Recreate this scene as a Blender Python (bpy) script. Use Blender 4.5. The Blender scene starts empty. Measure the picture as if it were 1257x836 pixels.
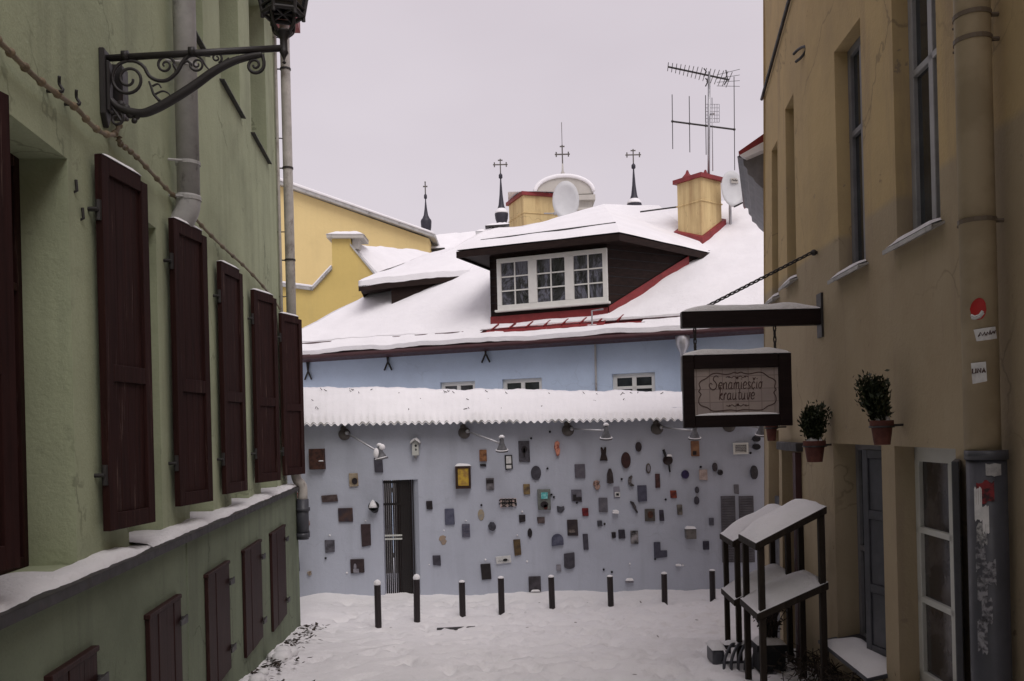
import bpy, bmesh, math, random
from mathutils import Vector, Matrix, noise
R = random.Random(7)
S = bpy.context.scene
C = S.collection
F = 1100.0; ROLL = math.radians(1.4); CAMZ = 3.0
CR, SR = math.cos(ROLL), math.sin(ROLL)
V = Vector

# ---------------------------------------------------------------- survey helpers
def ray(x, y):
    a = (x - 628.5) / F; b = (530 - y) / F
    return (a * CR + b * SR, -a * SR + b * CR)
def at(x, y, d):
    u, v = ray(x, y); return V((u * d, d, CAMZ + v * d))
def onplane(x, y, p, n):
    u, v = ray(x, y); d = V((u, 1, v)); o = V((0, 0, CAMZ))
    return o + d * ((V(p) - o).dot(V(n)) / d.dot(V(n)))

# ---------------------------------------------------------------- materials
def lin(c):
    c /= 255.0
    return c / 12.92 if c <= .04045 else ((c + .055) / 1.055) ** 2.4
def rgb(r, g, b, k=1.0): return (lin(r) * k, lin(g) * k, lin(b) * k, 1)
class NT:
    def __init__(s, name):
        s.m = bpy.data.materials.new(name); s.m.use_nodes = True
        s.t = s.m.node_tree; s.b = s.t.nodes['Principled BSDF']; s.co = s.t.nodes.new('ShaderNodeTexCoord')
    def n(s, kind, **kw):
        q = s.t.nodes.new(kind)
        for k, v in kw.items(): setattr(q, k, v)
        return q
    def l(s, a, b): s.t.links.new(a, b)
    def map(s, scale):
        m = s.n('ShaderNodeMapping'); m.inputs['Scale'].default_value = scale; s.l(s.co.outputs['Object'], m.inputs['Vector']); return m.outputs['Vector']
    def noise(s, scale, detail=5, rough=.6, vec=None):
        q = s.n('ShaderNodeTexNoise'); q.inputs['Scale'].default_value = scale; q.inputs['Detail'].default_value = detail; q.inputs['Roughness'].default_value = rough
        s.l(vec if vec else s.co.outputs['Object'], q.inputs['Vector']); return q.outputs['Fac']
    def ramp(s, fac, stops):
        q = s.n('ShaderNodeValToRGB'); e = q.color_ramp.elements
        while len(e) < len(stops): e.new(.5)
        for i, (p, c) in enumerate(stops):
            e[i].position = p; e[i].color = c if hasattr(c, '__len__') else (c, c, c, 1)
        s.l(fac, q.inputs['Fac']); return q.outputs['Color']
    def mix(s, fac, a, b, mode='MIX'):
        q = s.n('ShaderNodeMix', data_type='RGBA', blend_type=mode)
        for val, sock in ((fac, q.inputs[0]), (a, q.inputs[6]), (b, q.inputs[7])):
            if hasattr(val, 'links'): s.l(val, sock)
            else: sock.default_value = val
        return q.outputs[2]
    def bump(s, h, strength=.3, dist=.01, prev=None):
        q = s.n('ShaderNodeBump'); q.inputs['Strength'].default_value = strength; q.inputs['Distance'].default_value = dist
        s.l(h, q.inputs['Height'])
        if prev: s.l(prev, q.inputs['Normal'])
        return q.outputs['Normal']
    def done(s, col, rough=.8, normal=None, metal=0, spec=.3):
        if hasattr(col, 'links'): s.l(col, s.b.inputs['Base Color'])
        else: s.b.inputs['Base Color'].default_value = col
        if hasattr(rough, 'links'): s.l(rough, s.b.inputs['Roughness'])
        else: s.b.inputs['Roughness'].default_value = rough
        s.b.inputs['Metallic'].default_value = metal; s.b.inputs['Specular IOR Level'].default_value = spec
        if normal: s.l(normal, s.b.inputs['Normal'])
        return s.m
def sc(c, k): return (min(1, c[0] * k), min(1, c[1] * k), min(1, c[2] * k), 1)

def weather(t, col, c, crack=.6, chip=.6):
    # hairline cracks: warped cell borders, kept only in patches; chips: small flakes of paint lost
    dn = t.n('ShaderNodeTexNoise'); dn.inputs['Scale'].default_value = 3.0; dn.inputs['Detail'].default_value = 6; t.l(t.co.outputs['Object'], dn.inputs['Vector'])
    va = t.n('ShaderNodeVectorMath', operation='MULTIPLY_ADD'); t.l(dn.outputs['Color'], va.inputs[0]); va.inputs[1].default_value = (.5, .5, .5); t.l(t.co.outputs['Object'], va.inputs[2])
    v = t.n('ShaderNodeTexVoronoi', feature='DISTANCE_TO_EDGE'); v.inputs['Scale'].default_value = .75; t.l(va.outputs[0], v.inputs['Vector'])
    line = t.ramp(v.outputs['Distance'], [(.003, 1.0), (.010, 0.0)])
    patch = t.ramp(t.noise(.7, 3), [(.50, 0.0), (.58, crack)])
    k = t.mix(1.0, line, patch, 'MULTIPLY')
    col = t.mix(k, col, sc(c, .35))
    f = t.ramp(t.noise(4.2, 9, .72), [(.655, 0.0), (.67, chip)])
    col = t.mix(f, col, (min(1, c[0] * .62 + .03), min(1, c[1] * .60 + .03), min(1, c[2] * .62 + .03), 1))
    inv = t.mix(f, (1, 1, 1, 1), (0, 0, 0, 1))
    return col, t.bump(inv, .35, .01)
def plaster(name, c, stain=None, lo=.78, hi=1.12, grain=.35, stain_amt=.5, drip=True, crack=.5, chip=.55):
    t = NT(name)
    big = t.noise(.9, 6, .62)
    col = t.ramp(big, [(.25, sc(c, lo)), (.5, c), (.75, sc(c, hi))])
    st = stain or sc(c, .45)
    if drip:
        dr = t.noise(1.0, 5, .65, t.map((2.6, 2.6, .22)))
        col = t.mix(t.ramp(dr, [(.5, 0.0), (.78, stain_amt)]), col, st)
    sp = t.noise(7, 6, .7)
    col = t.mix(t.ramp(sp, [(.62, 0.0), (.75, stain_amt * .7)]), col, st)
    fine = t.noise(60, 4, .7)
    col = t.mix(t.ramp(fine, [(.35, .16), (.6, 0.0)]), col, sc(c, .6))
    col, nb = weather(t, col, c, crack, chip)
    nb = t.bump(t.noise(3.0, 5), .4, .035, nb)
    nb = t.bump(t.noise(45, 5, .7), grain, .010, nb)
    return t.done(col, .92, nb, spec=.15)
def snowmat(name, c=(.86, .85, .87, 1), dirt=0.0, sc_=1.0):
    t = NT(name)
    col = t.ramp(t.noise(1.6 * sc_, 5), [(.3, sc(c, .93)), (.7, c)])
    if dirt:
        d = t.noise(9, 7, .75); col = t.mix(t.ramp(d, [(.56, 0.0), (.74, dirt)]), col, (.42, .38, .37, 1))
        v = t.n('ShaderNodeTexVoronoi'); v.inputs['Scale'].default_value = 2.6; t.l(t.co.outputs['Object'], v.inputs['Vector'])
        col = t.mix(t.mix(1.0, t.ramp(v.outputs['Distance'], [(.045, .8), (.075, 0.0)]), t.ramp(t.noise(1.1, 3), [(.47, 0.0), (.52, 1.0)]), 'MULTIPLY'), col, (.12, .09, .08, 1))
    nb = t.bump(t.noise(7 * sc_, 6, .65), .6 if dirt else .45, .04)
    nb = t.bump(t.noise(38 * sc_, 5, .7), .5, .012, nb)
    return t.done(col, .75, nb, spec=.2)
def wood(name, c, worn=None, rough=.7, scale=(9, 9, .8), amt=.5):
    t = NT(name)
    g = t.noise(3.0, 6, .65, t.map(scale))
    col = t.ramp(g, [(.3, sc(c, .55)), (.55, c), (.8, sc(c, 1.5))])
    if worn:
        w = t.noise(2.2, 7, .75, t.map((scale[0] * .8, scale[1] * .8, scale[2] * .7)))
        col = t.mix(t.ramp(w, [(.59, 0.0), (.68, amt)]), col, worn)
    nb = t.bump(g, .35, .006)
    return t.done(col, rough, nb, spec=.16)
def metal(name, c, rough=.5, metallic=.0, rust=None, rs=6):
    t = NT(name); pale = c[1] > .45
    col = t.ramp(t.noise(rs, 6, .65), [(.3, sc(c, .93 if pale else .75)), (.7, sc(c, 1.04 if pale else 1.15))])
    if rust: col = t.mix(t.ramp(t.noise(rs * .9, 7, .75, t.map((1, 1, .5))), [(.55, 0.0), (.68, .85)]), col, rust)
    nb = t.bump(t.noise(30, 4), .15, .004)
    return t.done(col, t.ramp(t.noise(12, 4), [(.3, rough * .8), (.7, min(1, rough * 1.2))]), nb, metallic, .4)
def mottled(name, a, b, scale=14, rough=.6, pos=(.42, .58), bump=.3):
    t = NT(name)
    f = t.noise(scale, 5, .6)
    col = t.ramp(f, [(pos[0], a), (pos[1], b)])
    return t.done(col, rough, t.bump(t.noise(scale * 2, 4), bump, .006), spec=.35)
def glass(name, c=(.03, .035, .04, 1), rough=.08):
    t = NT(name)
    col = t.ramp(t.noise(2.5, 3), [(.35, sc(c, .6)), (.65, sc(c, 1.5))])
    return t.done(col, rough, t.bump(t.noise(1.5, 2), .06, .02), spec=.55)
def painted_reflection():  # tree reflections painted into the pane colour as distorted noise
    t = NT('painted_reflection_glass'); q = t.n('ShaderNodeTexNoise'); q.inputs['Scale'].default_value = 1.6; q.inputs['Detail'].default_value = 7; q.inputs['Roughness'].default_value = .72; q.inputs['Distortion'].default_value = 2.2
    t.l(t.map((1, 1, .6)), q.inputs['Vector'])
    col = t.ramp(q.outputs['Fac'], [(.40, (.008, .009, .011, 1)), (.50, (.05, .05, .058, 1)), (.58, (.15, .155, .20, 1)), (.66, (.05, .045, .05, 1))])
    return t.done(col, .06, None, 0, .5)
M = {}
M['snow'] = snowmat('snow')
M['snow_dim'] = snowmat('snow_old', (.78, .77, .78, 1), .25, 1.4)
M['street'] = snowmat('trodden_snow', (.88, .865, .875, 1), .30)
M['green'] = plaster('green_plaster', (.41, .45, .30, 1), (.19, .205, .15, 1), .72, 1.12, .5, .62)
M['green_low'] = plaster('green_plinth_plaster', (.19, .22, .155, 1), (.085, .09, .075, 1), .72, 1.2, .5, .6)  # plinth green darkened, the alley's shade put into its colour
M['garden'] = plaster('grey_blue_plaster', (.465, .492, .572, 1), (.345, .36, .42, 1), .88, 1.06, .25, .5, True, .12, .2)
M['blue'] = plaster('sky_blue_plaster', (.50, .60, .74, 1), (.42, .45, .62, 1), .88, 1.1, .2, .5, False, .15, .3)
M['yellow_old'] = plaster('old_yellow_plaster', (.60, .46, .165, 1), (.42, .33, .15, 1), .9, 1.05, .2, .35, True, .3, .3)
M['yellow'] = plaster('yellow_plaster', (.74, .585, .285, 1), (.58, .46, .24, 1), .94, 1.04, .2, .3, True, .1, .2)
M['pier'] = plaster('chimney_plaster', (.64, .50, .26, 1), (.26, .13, .06, 1), .85, 1.08, .25, .95, True, .5, .9)
M['shutter'] = wood('maroon_shutter_paint', (.028, .0090, .0078, 1), (.17, .11, .09, 1), .75, (12, 12, .7), .6)
M['basement'] = wood('worn_maroon_boards', (.032, .0125, .011, 1), (.09, .055, .045, 1), .6, (14, 14, .9), .6)
M['darkwood'] = wood('dark_brown_board', (.020, .011, .009, 1), (.05, .035, .028, 1), .65, (2, 2, 9), .4)
M['signwood'] = wood('black_brown_timber', (.013, .007, .007, 1), None, .5, (1, 1, 12))
M['standwood'] = wood('weathered_dark_timber', (.028, .021, .016, 1), (.07, .06, .05, 1), .7, (10, 10, 1), .4)
M['iron'] = metal('black_iron', (.026, .023, .023, 1), .5)
M['ironrust'] = metal('iron_flaking', (.030, .027, .027, 1), .55, 0, (.06, .03, .02, 1))
M['grille'] = metal('grille_iron', (.012, .009, .009, 1), .5)
M['zinc'] = metal('painted_zinc', (.40, .395, .385, 1), .55, 0, (.10, .095, .09, 1), 4)
M['zinc_pale'] = metal('pale_painted_pipe', (.42, .395, .36, 1), .6, 0, (.17, .14, .12, 1), 7)
M['galv'] = metal('galvanised', (.42, .42, .44, 1), .4, .6)
M['steel'] = metal('brushed_lamp_steel', (.55, .55, .57, 1), .35, .7)
M['redroof'] = metal('red_sheet_roof', (.23, .028, .030, 1), .5, 0, (.12, .02, .02, 1), 5)
M['maroon'] = metal('maroon_gutter', (.055, .018, .020, 1), .5)
M['white'] = metal('white_paint', (.72, .72, .68, 1), .5)
M['offwhite'] = metal('old_white_paint', (.52, .53, .50, 1), .55)
M['greyframe'] = metal('grey_frame_paint', (.20, .20, .215, 1), .55)
M['bluegrey'] = metal('blue_grey_leaf', (.058, .060, .072, 1), .45, 0, (.05, .05, .055, 1), 5)
M['glass'] = glass('dark_glass')
M['dormerglass'] = painted_reflection()
M['curtain'] = mottled('net_curtain_glass', (.035, .03, .03, 1), (.075, .065, .065, 1), 4, .15)
M['terracotta'] = mottled('terracotta', (.085, .028, .022, 1), (.13, .045, .035, 1), 9, .8)
M['leaf'] = mottled('box_leaf', (.012, .018, .007, 1), (.035, .045, .018, 1), 60, .6)
M['soil'] = mottled('soil', (.01, .008, .006, 1), (.03, .025, .02, 1), 40, .9)
M['vine'] = metal('beige_cable_sheath', (.21, .16, .10, 1), .65, 0, (.05, .035, .025, 1), 9)
M['dish'] = metal('satellite_dish_white', (.58, .59, .60, 1), .45)
M['spire'] = metal('dark_spire_copper', (.028, .026, .038, 1), .5)
M['stone'] = plaster('pale_church_stone', (.48, .46, .42, 1), (.3, .28, .25, 1), .9, 1.05, .2, .3)
M['gilt'] = metal('grey_gilt', (.13, .12, .11, 1), .5, .4)
M['paper'] = mottled('paper', (.52, .52, .52, 1), (.62, .62, .62, 1), 20, .7)
M['black'] = metal('matt_black', (.012, .012, .014, 1), .7)
M['bollard'] = metal('maroon_black_bollard', (.018, .012, .013, 1), .4, 0, (.035, .03, .03, 1), 12)
M['debris'] = mottled('wet_leaves', (.015, .011, .009, 1), (.05, .035, .025, 1), 25, .8)
M['redsign'] = metal('red_enamel', (.36, .015, .015, 1), .5)
M['ink'] = metal('brown_ink', (.07, .035, .03, 1), .7)
def ochre_mat():
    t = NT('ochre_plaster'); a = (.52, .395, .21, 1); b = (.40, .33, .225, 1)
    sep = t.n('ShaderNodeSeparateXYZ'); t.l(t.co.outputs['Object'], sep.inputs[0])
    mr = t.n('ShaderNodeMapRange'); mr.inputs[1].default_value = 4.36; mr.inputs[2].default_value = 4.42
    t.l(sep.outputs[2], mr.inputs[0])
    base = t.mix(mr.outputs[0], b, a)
    col = t.mix(t.ramp(t.noise(.8, 6, .65), [(.35, .45), (.6, 0.0)]), base, (.31, .24, .155, 1))
    dr = t.noise(1, 6, .7, t.map((2.4, 2.4, .3)))
    col = t.mix(t.ramp(dr, [(.54, 0.0), (.75, .6)]), col, (.25, .19, .155, 1))
    cr = t.noise(5, 8, .75)
    col = t.mix(t.ramp(cr, [(.66, 0.0), (.70, .7)]), col, (.12, .08, .06, 1))
    col, nb = weather(t, col, b, .45, .8); nb = t.bump(t.noise(2.5, 5), .4, .04, nb); nb = t.bump(t.noise(40, 5, .7), .35, .008, nb)
    return t.done(col, .92, nb, spec=.15)
M['ochre'] = ochre_mat()

# ---------------------------------------------------------------- mesh builder
class MB:
    def __init__(s): s.v = []; s.f = []; s.mi = []; s.cur = 0
    def add(s, vs, fs):
        o = len(s.v); s.v += [V(p) for p in vs]; s.f += [[i + o for i in f] for f in fs]; s.mi += [s.cur] * len(fs); return s
    def box(s, c, size, rot=None):
        x, y, z = size[0] / 2, size[1] / 2, size[2] / 2; c = V(c)
        ps = [V((a, b, d)) for d in (-z, z) for a, b in ((-x, -y), (x, -y), (x, y), (-x, y))]
        if rot is not None: ps = [rot @ p for p in ps]
        return s.add([c + p for p in ps], [(3, 2, 1, 0), (4, 5, 6, 7), (0, 1, 5, 4), (1, 2, 6, 5), (2, 3, 7, 6), (3, 0, 4, 7)])
    def prism(s, pts, d):
        n = len(pts); d = V(d); p = [V(q) for q in pts]
        return s.add(p + [q + d for q in p], [list(range(n))[::-1], list(range(n, 2 * n))] + [(i, (i + 1) % n, (i + 1) % n + n, i + n) for i in range(n)])
    def quad(s, *p): return s.add(p, [list(range(len(p)))])
    def tube(s, pts, r, n=8, cap=True):
        pts = [V(p) for p in pts]; k = len(pts); rs = r if hasattr(r, '__len__') else [r] * k
        vs = []; up = None
        for i, p in enumerate(pts):
            t = (pts[min(i + 1, k - 1)] - pts[max(i - 1, 0)]).normalized()
            if up is None:
                up = V((0, 0, 1)) if abs(t.z) < .9 else V((1, 0, 0))
            a = t.cross(up)
            if a.length < 1e-5: a = t.orthogonal()
            a.normalize(); b = a.cross(t).normalized(); up = b
            for j in range(n):
                q = 2 * math.pi * j / n; vs.append(p + (a * math.cos(q) + b * math.sin(q)) * rs[i])
        fs = [(i * n + j, i * n + (j + 1) % n, (i + 1) * n + (j + 1) % n, (i + 1) * n + j) for i in range(k - 1) for j in range(n)]
        if cap: fs += [list(range(n))[::-1], list(range((k - 1) * n, k * n))]
        return s.add(vs, fs)
    def lathe(s, c, prof, n=16, axis=None):
        """prof: list of (radius, height); axis = 3x3 matrix turning +Z"""
        c = V(c); vs = []
        for r, h in prof:
            for j in range(n):
                q = 2 * math.pi * j / n; p = V((r * math.cos(q), r * math.sin(q), h)); vs.append(c + (axis @ p if axis is not None else p))
        k = len(prof)
        fs = [(i * n + j, i * n + (j + 1) % n, (i + 1) * n + (j + 1) % n, (i + 1) * n + j) for i in range(k - 1) for j in range(n)]
        fs += [list(range(n))[::-1], list(range((k - 1) * n, k * n))]
        return s.add(vs, fs)
    def ball(s, c, r, n=10, m=6, sq=(1, 1, 1)):
        return s.add(*_ball(c, r, n, m, sq))
    def build(s, name, mats, parent=None, smooth=False, bevel=0, seg=1, loc=None, recalc=True):
        me = bpy.data.meshes.new(name)
        if parent is not None:
            r = parent
            off = V((0, 0, 0))
            while r is not None: off += r.location; r = r.parent
        else: off = V(loc) if loc is not None else V((0, 0, 0))
        me.from_pydata([tuple(p - off) for p in s.v], [], s.f)
        if recalc:
            bm = bmesh.new(); bm.from_mesh(me); bmesh.ops.recalc_face_normals(bm, faces=bm.faces); bm.to_mesh(me); bm.free()
        o = bpy.data.objects.new(name, me); C.objects.link(o)
        for mm in (mats if isinstance(mats, (list, tuple)) else [mats]): me.materials.append(mm)
        if isinstance(mats, (list, tuple)) and len(me.polygons) == len(s.mi):
            for p, i in zip(me.polygons, s.mi): p.material_index = i
        if smooth:
            for p in me.polygons: p.use_smooth = True
        if parent is not None: o.parent = parent
        else: o.location = off
        if bevel:
            b = o.modifiers.new('edge', 'BEVEL'); b.width = bevel; b.segments = seg; b.limit_method = 'ANGLE'; b.angle_limit = math.radians(35)
            if smooth is None or seg > 1:
                for p in me.polygons: p.use_smooth = True
                try: me.set_sharp_from_angle(angle=math.radians(40))
                except Exception: pass
        return o
def _ball(c, r, n, m, sq):
    c = V(c); vs = [c + V((0, 0, -r * sq[2]))]
    for i in range(1, m):
        t = math.pi * i / m - math.pi / 2
        for j in range(n):
            q = 2 * math.pi * j / n; vs.append(c + V((r * math.cos(t) * math.cos(q) * sq[0], r * math.cos(t) * math.sin(q) * sq[1], r * math.sin(t) * sq[2])))
    vs.append(c + V((0, 0, r * sq[2]))); fs = []
    for j in range(n): fs.append((0, 1 + (j + 1) % n, 1 + j))
    for i in range(m - 2):
        for j in range(n):
            a = 1 + i * n + j; b = 1 + i * n + (j + 1) % n; fs.append((a, b, b + n, a + n))
    k = 1 + (m - 2) * n
    for j in range(n): fs.append((k + j, k + (j + 1) % n, len(vs) - 1))
    return vs, fs
def thing(name, label, cat, loc, group=None):
    o = bpy.data.objects.new(name, None); C.objects.link(o); o.location = loc
    o.empty_display_size = .2
    tag(o, label, cat, group); return o
def tag(o, label, cat, group=None):
    o['label'] = label; o['category'] = cat
    if group: o['group'] = group
    return o
def struct(o): o['kind'] = 'structure'; return o
def smoothpts(pts, k=6):
    pts = [V(p) for p in pts]; out = []
    for i in range(len(pts) - 1):
        p0 = pts[max(i - 1, 0)]; p1 = pts[i]; p2 = pts[i + 1]; p3 = pts[min(i + 2, len(pts) - 1)]
        for j in range(k):
            t = j / k
            out.append(.5 * ((2 * p1) + (p2 - p0) * t + (2 * p0 - 5 * p1 + 4 * p2 - p3) * t * t + (3 * p1 - p0 - 3 * p2 + p3) * t ** 3))
    out.append(pts[-1]); return out
def basis(x, y, z): return Matrix((x, y, z)).transposed()
def snow_heap(mb, pts, h, seed=0, n=10, up=V((0, 0, 1))):
    """rounded drift over a quad a,b,c,d (a-b near edge, d-c far edge)"""
    a, b, c, d = [V(p) for p in pts]; k1 = n; k2 = max(4, n // 2); vs = []; fs = []
    for j in range(k2 + 1):
        for i in range(k1 + 1):
            s = i / k1; t = j / k2
            p = a.lerp(b, s).lerp(d.lerp(c, s), t)
            e = min(1, 5 * min(s, 1 - s)) ** .5 * min(1, 4 * min(t, 1 - t)) ** .5 if 0 < s < 1 and 0 < t < 1 else 0
            q = noise.noise(p * 5 + V((seed, 0, 0)))
            vs.append(p + up * (h * e * (1 + .35 * q) + .002))
    for j in range(k2):
        for i in range(k1):
            o = j * (k1 + 1) + i; fs.append((o, o + 1, o + k1 + 2, o + k1 + 1))
    mb.add(vs, fs)

# ---------------------------------------------------------------- ground
def gz(y):
    if y < 0: return 1.4 - .03 * y
    if y < 12.7: return 1.4 - .089 * y
    if y < 16: return .27 - .033 * (y - 12.7)
    return .161
def ground():
    xs = [-60, -30, -15, -8, -5.5] + [-4.6 + .075 * i for i in range(130)] + [5.5, 8, 15, 30, 60]
    ys = [-40, -20, -10, -4, 0, 2, 4, 5.5] + [6.5 + .075 * i for i in range(122)] + [17, 18, 20, 25, 35, 60, 150]
    dents = []
    for i in range(620):
        x = R.gauss(.4, 1.6); y = R.uniform(6.6, 15.0)
        a = math.atan2(1, R.gauss(0, .5)); dents.append((x, y, math.cos(a), math.sin(a), R.uniform(.04, .085)))
    for y in [6.6 + .1 * i for i in range(85)]:     # a trodden lane down the middle
        pass
    from collections import defaultdict
    cell = defaultdict(list)
    for d in dents: cell[(int(d[0] // .5), int(d[1] // .5))].append(d)
    vs = []
    for y in ys:
        for x in xs:
            z = gz(y)
            if 6 < y < 15.6 and -4.7 < x < 5.2:
                z += .04 * noise.noise(V((x * .8, y * .8, 0))) + .026 * noise.noise(V((x * 3, y * 3, 3))) + .014 * noise.noise(V((x * 8, y * 8, 5)))
                ci, cj = int(x // .5), int(y // .5)
                for a in (-1, 0, 1):
                    for b in (-1, 0, 1):
                        for (dx, dy, ca, sa, h) in cell[(ci + a, cj + b)]:
                            px, py = x - dx, y - dy; u = (px * ca + py * sa) / .16; w = (-px * sa + py * ca) / .075
                            q = u * u + w * w
                            if q < 4: z += -h * math.exp(-q) + h * .35 * math.exp(-(q - 1.6) ** 2 * 2)
                # drift banked against the garden wall and the houses
                z += .06 * max(0, 1 - (15.45 - y) / .5) * (1 + .6 * noise.noise(V((x * 1.5, 0, 9)))) if y > 14.9 else 0
                wl = x - (-1.75 - .1032 * y); z += .05 * max(0, 1 - abs(wl) / .5)
            vs.append((x, y, z))
    n = len(xs)
    fs = [(j * n + i, j * n + i + 1, (j + 1) * n + i + 1, (j + 1) * n + i) for j in range(len(ys) - 1) for i in range(n - 1)]
    return struct(MB().add(vs, fs).build('street_snow', M['street'], smooth=True))
ground()

# ---------------------------------------------------------------- walls with openings
def wall_grid(mb, fn, s0, s1, t0, t1, ops, cell=.6):
    """fn(s,t,d)->point. ops = (s0,s1,t0,t1,depth)"""
    ss = {s0, s1}; ts = {t0, t1}
    for o in ops: ss |= {o[0], o[1]}; ts |= {o[2], o[3]}
    def fill(a):
        a = sorted(a); out = []
        for p, q in zip(a, a[1:]):
            k = max(1, int((q - p) / cell + .5)); out += [p + (q - p) * i / k for i in range(k)]
        return out + [a[-1]]
    ss = fill(ss); ts = fill(ts); vs = [fn(s, t, 0) for t in ts for s in ss]; n = len(ss); fs = []
    for j in range(len(ts) - 1):
        for i in range(n - 1):
            cs, ct = (ss[i] + ss[i + 1]) / 2, (ts[j] + ts[j + 1]) / 2
            if any(o[0] < cs < o[1] and o[2] < ct < o[3] for o in ops): continue
            fs.append((j * n + i, j * n + i + 1, (j + 1) * n + i + 1, (j + 1) * n + i))
    mb.add(vs, fs)
    for a, b, c, d, dep in ops:
        p = [fn(a, c, 0), fn(b, c, 0), fn(b, d, 0), fn(a, d, 0)]; q = [fn(a, c, -dep), fn(b, c, -dep), fn(b, d, -dep), fn(a, d, -dep)]
        for i in range(4): mb.quad(p[i], p[(i + 1) % 4], q[(i + 1) % 4], q[i])
# ================================================================ GREEN HOUSE (left of the alley)
LN = V((1, .1032, 0)).normalized(); LA = V((-.1032, 1, 0)).normalized()
def Lw(s, t, d): return V((-1.9 - .1032 * s, s, t)) + LN * d
def Lp(x, y, d=0):
    p = onplane(x, y, Lw(0, 0, d), LN); q = p - LN * d
    return q.y, q.z
green = thing('green_house', 'green plastered house with maroon shutters lining the left of the alley', 'house', (-3.2, 12.7, .2))
LEDGE = 2.30; LEND = 12.77; LTOP = 8.9
SH = [((117, 195), (125, 653), 183, 228), ((208, 276), (213, 623), 256, 290), ((267, 322), (271, 607), 299, 335), ((309, 357), (311, 594), 341, 370), ((343, 380), (345, 584), 371.5, 388)]
hinges = []
for (a, b, fx, fy) in SH:
    sa, za = Lp(*a, .03); sb, zb = Lp(*b, .03); s = (sa + sb) / 2
    W = .55
    best = min((abs(ray(fx, fy + 60)[0] - (lambda P: P.x / P.y)(Lw(s, 2, .03) + (LA * math.cos(math.radians(q)) + LN * math.sin(math.radians(q))) * W + (LN * math.cos(math.radians(q)) - LA * math.sin(math.radians(q))) * .045)), q) for q in range(4, 90))
    hinges.append((s, zb, za, best[1]))
ztop = sum(h[2] for h in hinges) / 5; zbot = sum(h[1] for h in hinges) / 5
s0b, _ = Lp(85, 300); _, zhead = Lp(85, 184); zhead = min(zhead, ztop - .12)
ops = []
prev = 3.62
ends = [s0b] + [h[0] - .22 for h in hinges[1:]]
starts = [s0b - 1.15] + [hinges[i][0] + .55 * math.cos(math.radians(hinges[i][3])) + .02 for i in range(4)]
for a, b in zip(starts, ends): ops.append((a, max(b, a + .3), LEDGE + .03, zhead, .30))
n_main = len(ops)
# upper floor
ups = []
for (xa, xb, yy, sy) in ((228, 248.5, 12, 40), (270, 293, 60, 114), (307, 325.5, 90, 174)):
    a, _ = Lp(xa, yy); b, _ = Lp(xb, yy); _, z = Lp((xa + xb) / 2, sy); ups.append((a, b, z))
zu = sum(u[2] for u in ups) / 3
for a, b, z in ups: ops.append((a, b, z, z + 2.0, .28))
for a in (3.0, 1.0, -1.0): ops.append((a, a + .9, zu, zu + 2.0, .28))
ops.append((.9, 2.0, LEDGE + .03, zhead, .3))
mb = MB(); wall_grid(mb, Lw, -9, LEND, 0, LTOP, ops)  # unseen stretch behind the camera lengthened to block light from behind
mb.prism([Lw(LEND, -1, 0), Lw(LEND, -1, -7), Lw(LEND, LTOP, -7), Lw(LEND, LTOP, 0)], LA * .001)
mb.quad(Lw(-9, LTOP, 0), Lw(LEND, LTOP, 0), Lw(LEND, LTOP, -7), Lw(-9, LTOP, -7))
mb.quad(Lw(-9, -1, -7), Lw(LEND, -1, -7), Lw(LEND, LTOP, -7), Lw(-9, LTOP, -7))
mb.quad(Lw(-9, -1, 0), Lw(-9, -1, -7), Lw(-9, LTOP, -7), Lw(-9, LTOP, 0))
mb.build('wall', M['green'], green, recalc=False)
PL = .13   # plinth projection
BS = []
for (xl, xr, ytl, ytr) in ((55, 112, 836, 800), (177, 216, 757, 737), (250, 277, 706, 695), (296, 317, 677, 667), (330, 347, 656, 648)):
    a, za = Lp(xl, ytl, PL); b, zb = Lp(xr, ytr, PL); BS.append((a, b, (za + zb) / 2))
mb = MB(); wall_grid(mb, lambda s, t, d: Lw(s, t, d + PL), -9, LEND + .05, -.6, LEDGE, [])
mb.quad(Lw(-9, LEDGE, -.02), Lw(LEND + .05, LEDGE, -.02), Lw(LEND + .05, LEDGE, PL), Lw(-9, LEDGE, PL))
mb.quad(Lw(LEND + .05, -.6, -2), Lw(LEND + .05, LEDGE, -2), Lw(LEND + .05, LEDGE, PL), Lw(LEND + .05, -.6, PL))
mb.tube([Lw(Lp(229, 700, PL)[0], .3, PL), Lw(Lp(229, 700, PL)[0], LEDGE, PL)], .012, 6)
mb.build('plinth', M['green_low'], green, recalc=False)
# unseen roof, its eaves put on to narrow the sky and darken the alley
mb = MB(); mb.prism([Lw(-9, LTOP, .3), Lw(LEND + .3, LTOP, .3), Lw(LEND + .3, LTOP, -7.2), Lw(-9, LTOP, -7.2)], (0, 0, .22))
mb.prism([Lw(-9, LTOP + .22, .35), Lw(LEND + .3, LTOP + .22, .35), Lw(LEND + .3, LTOP + 3.0, -3.5), Lw(-9, LTOP + 3.0, -3.5)], (0, 0, .15))
mb.build('roof', M['redroof'], green)
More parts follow.
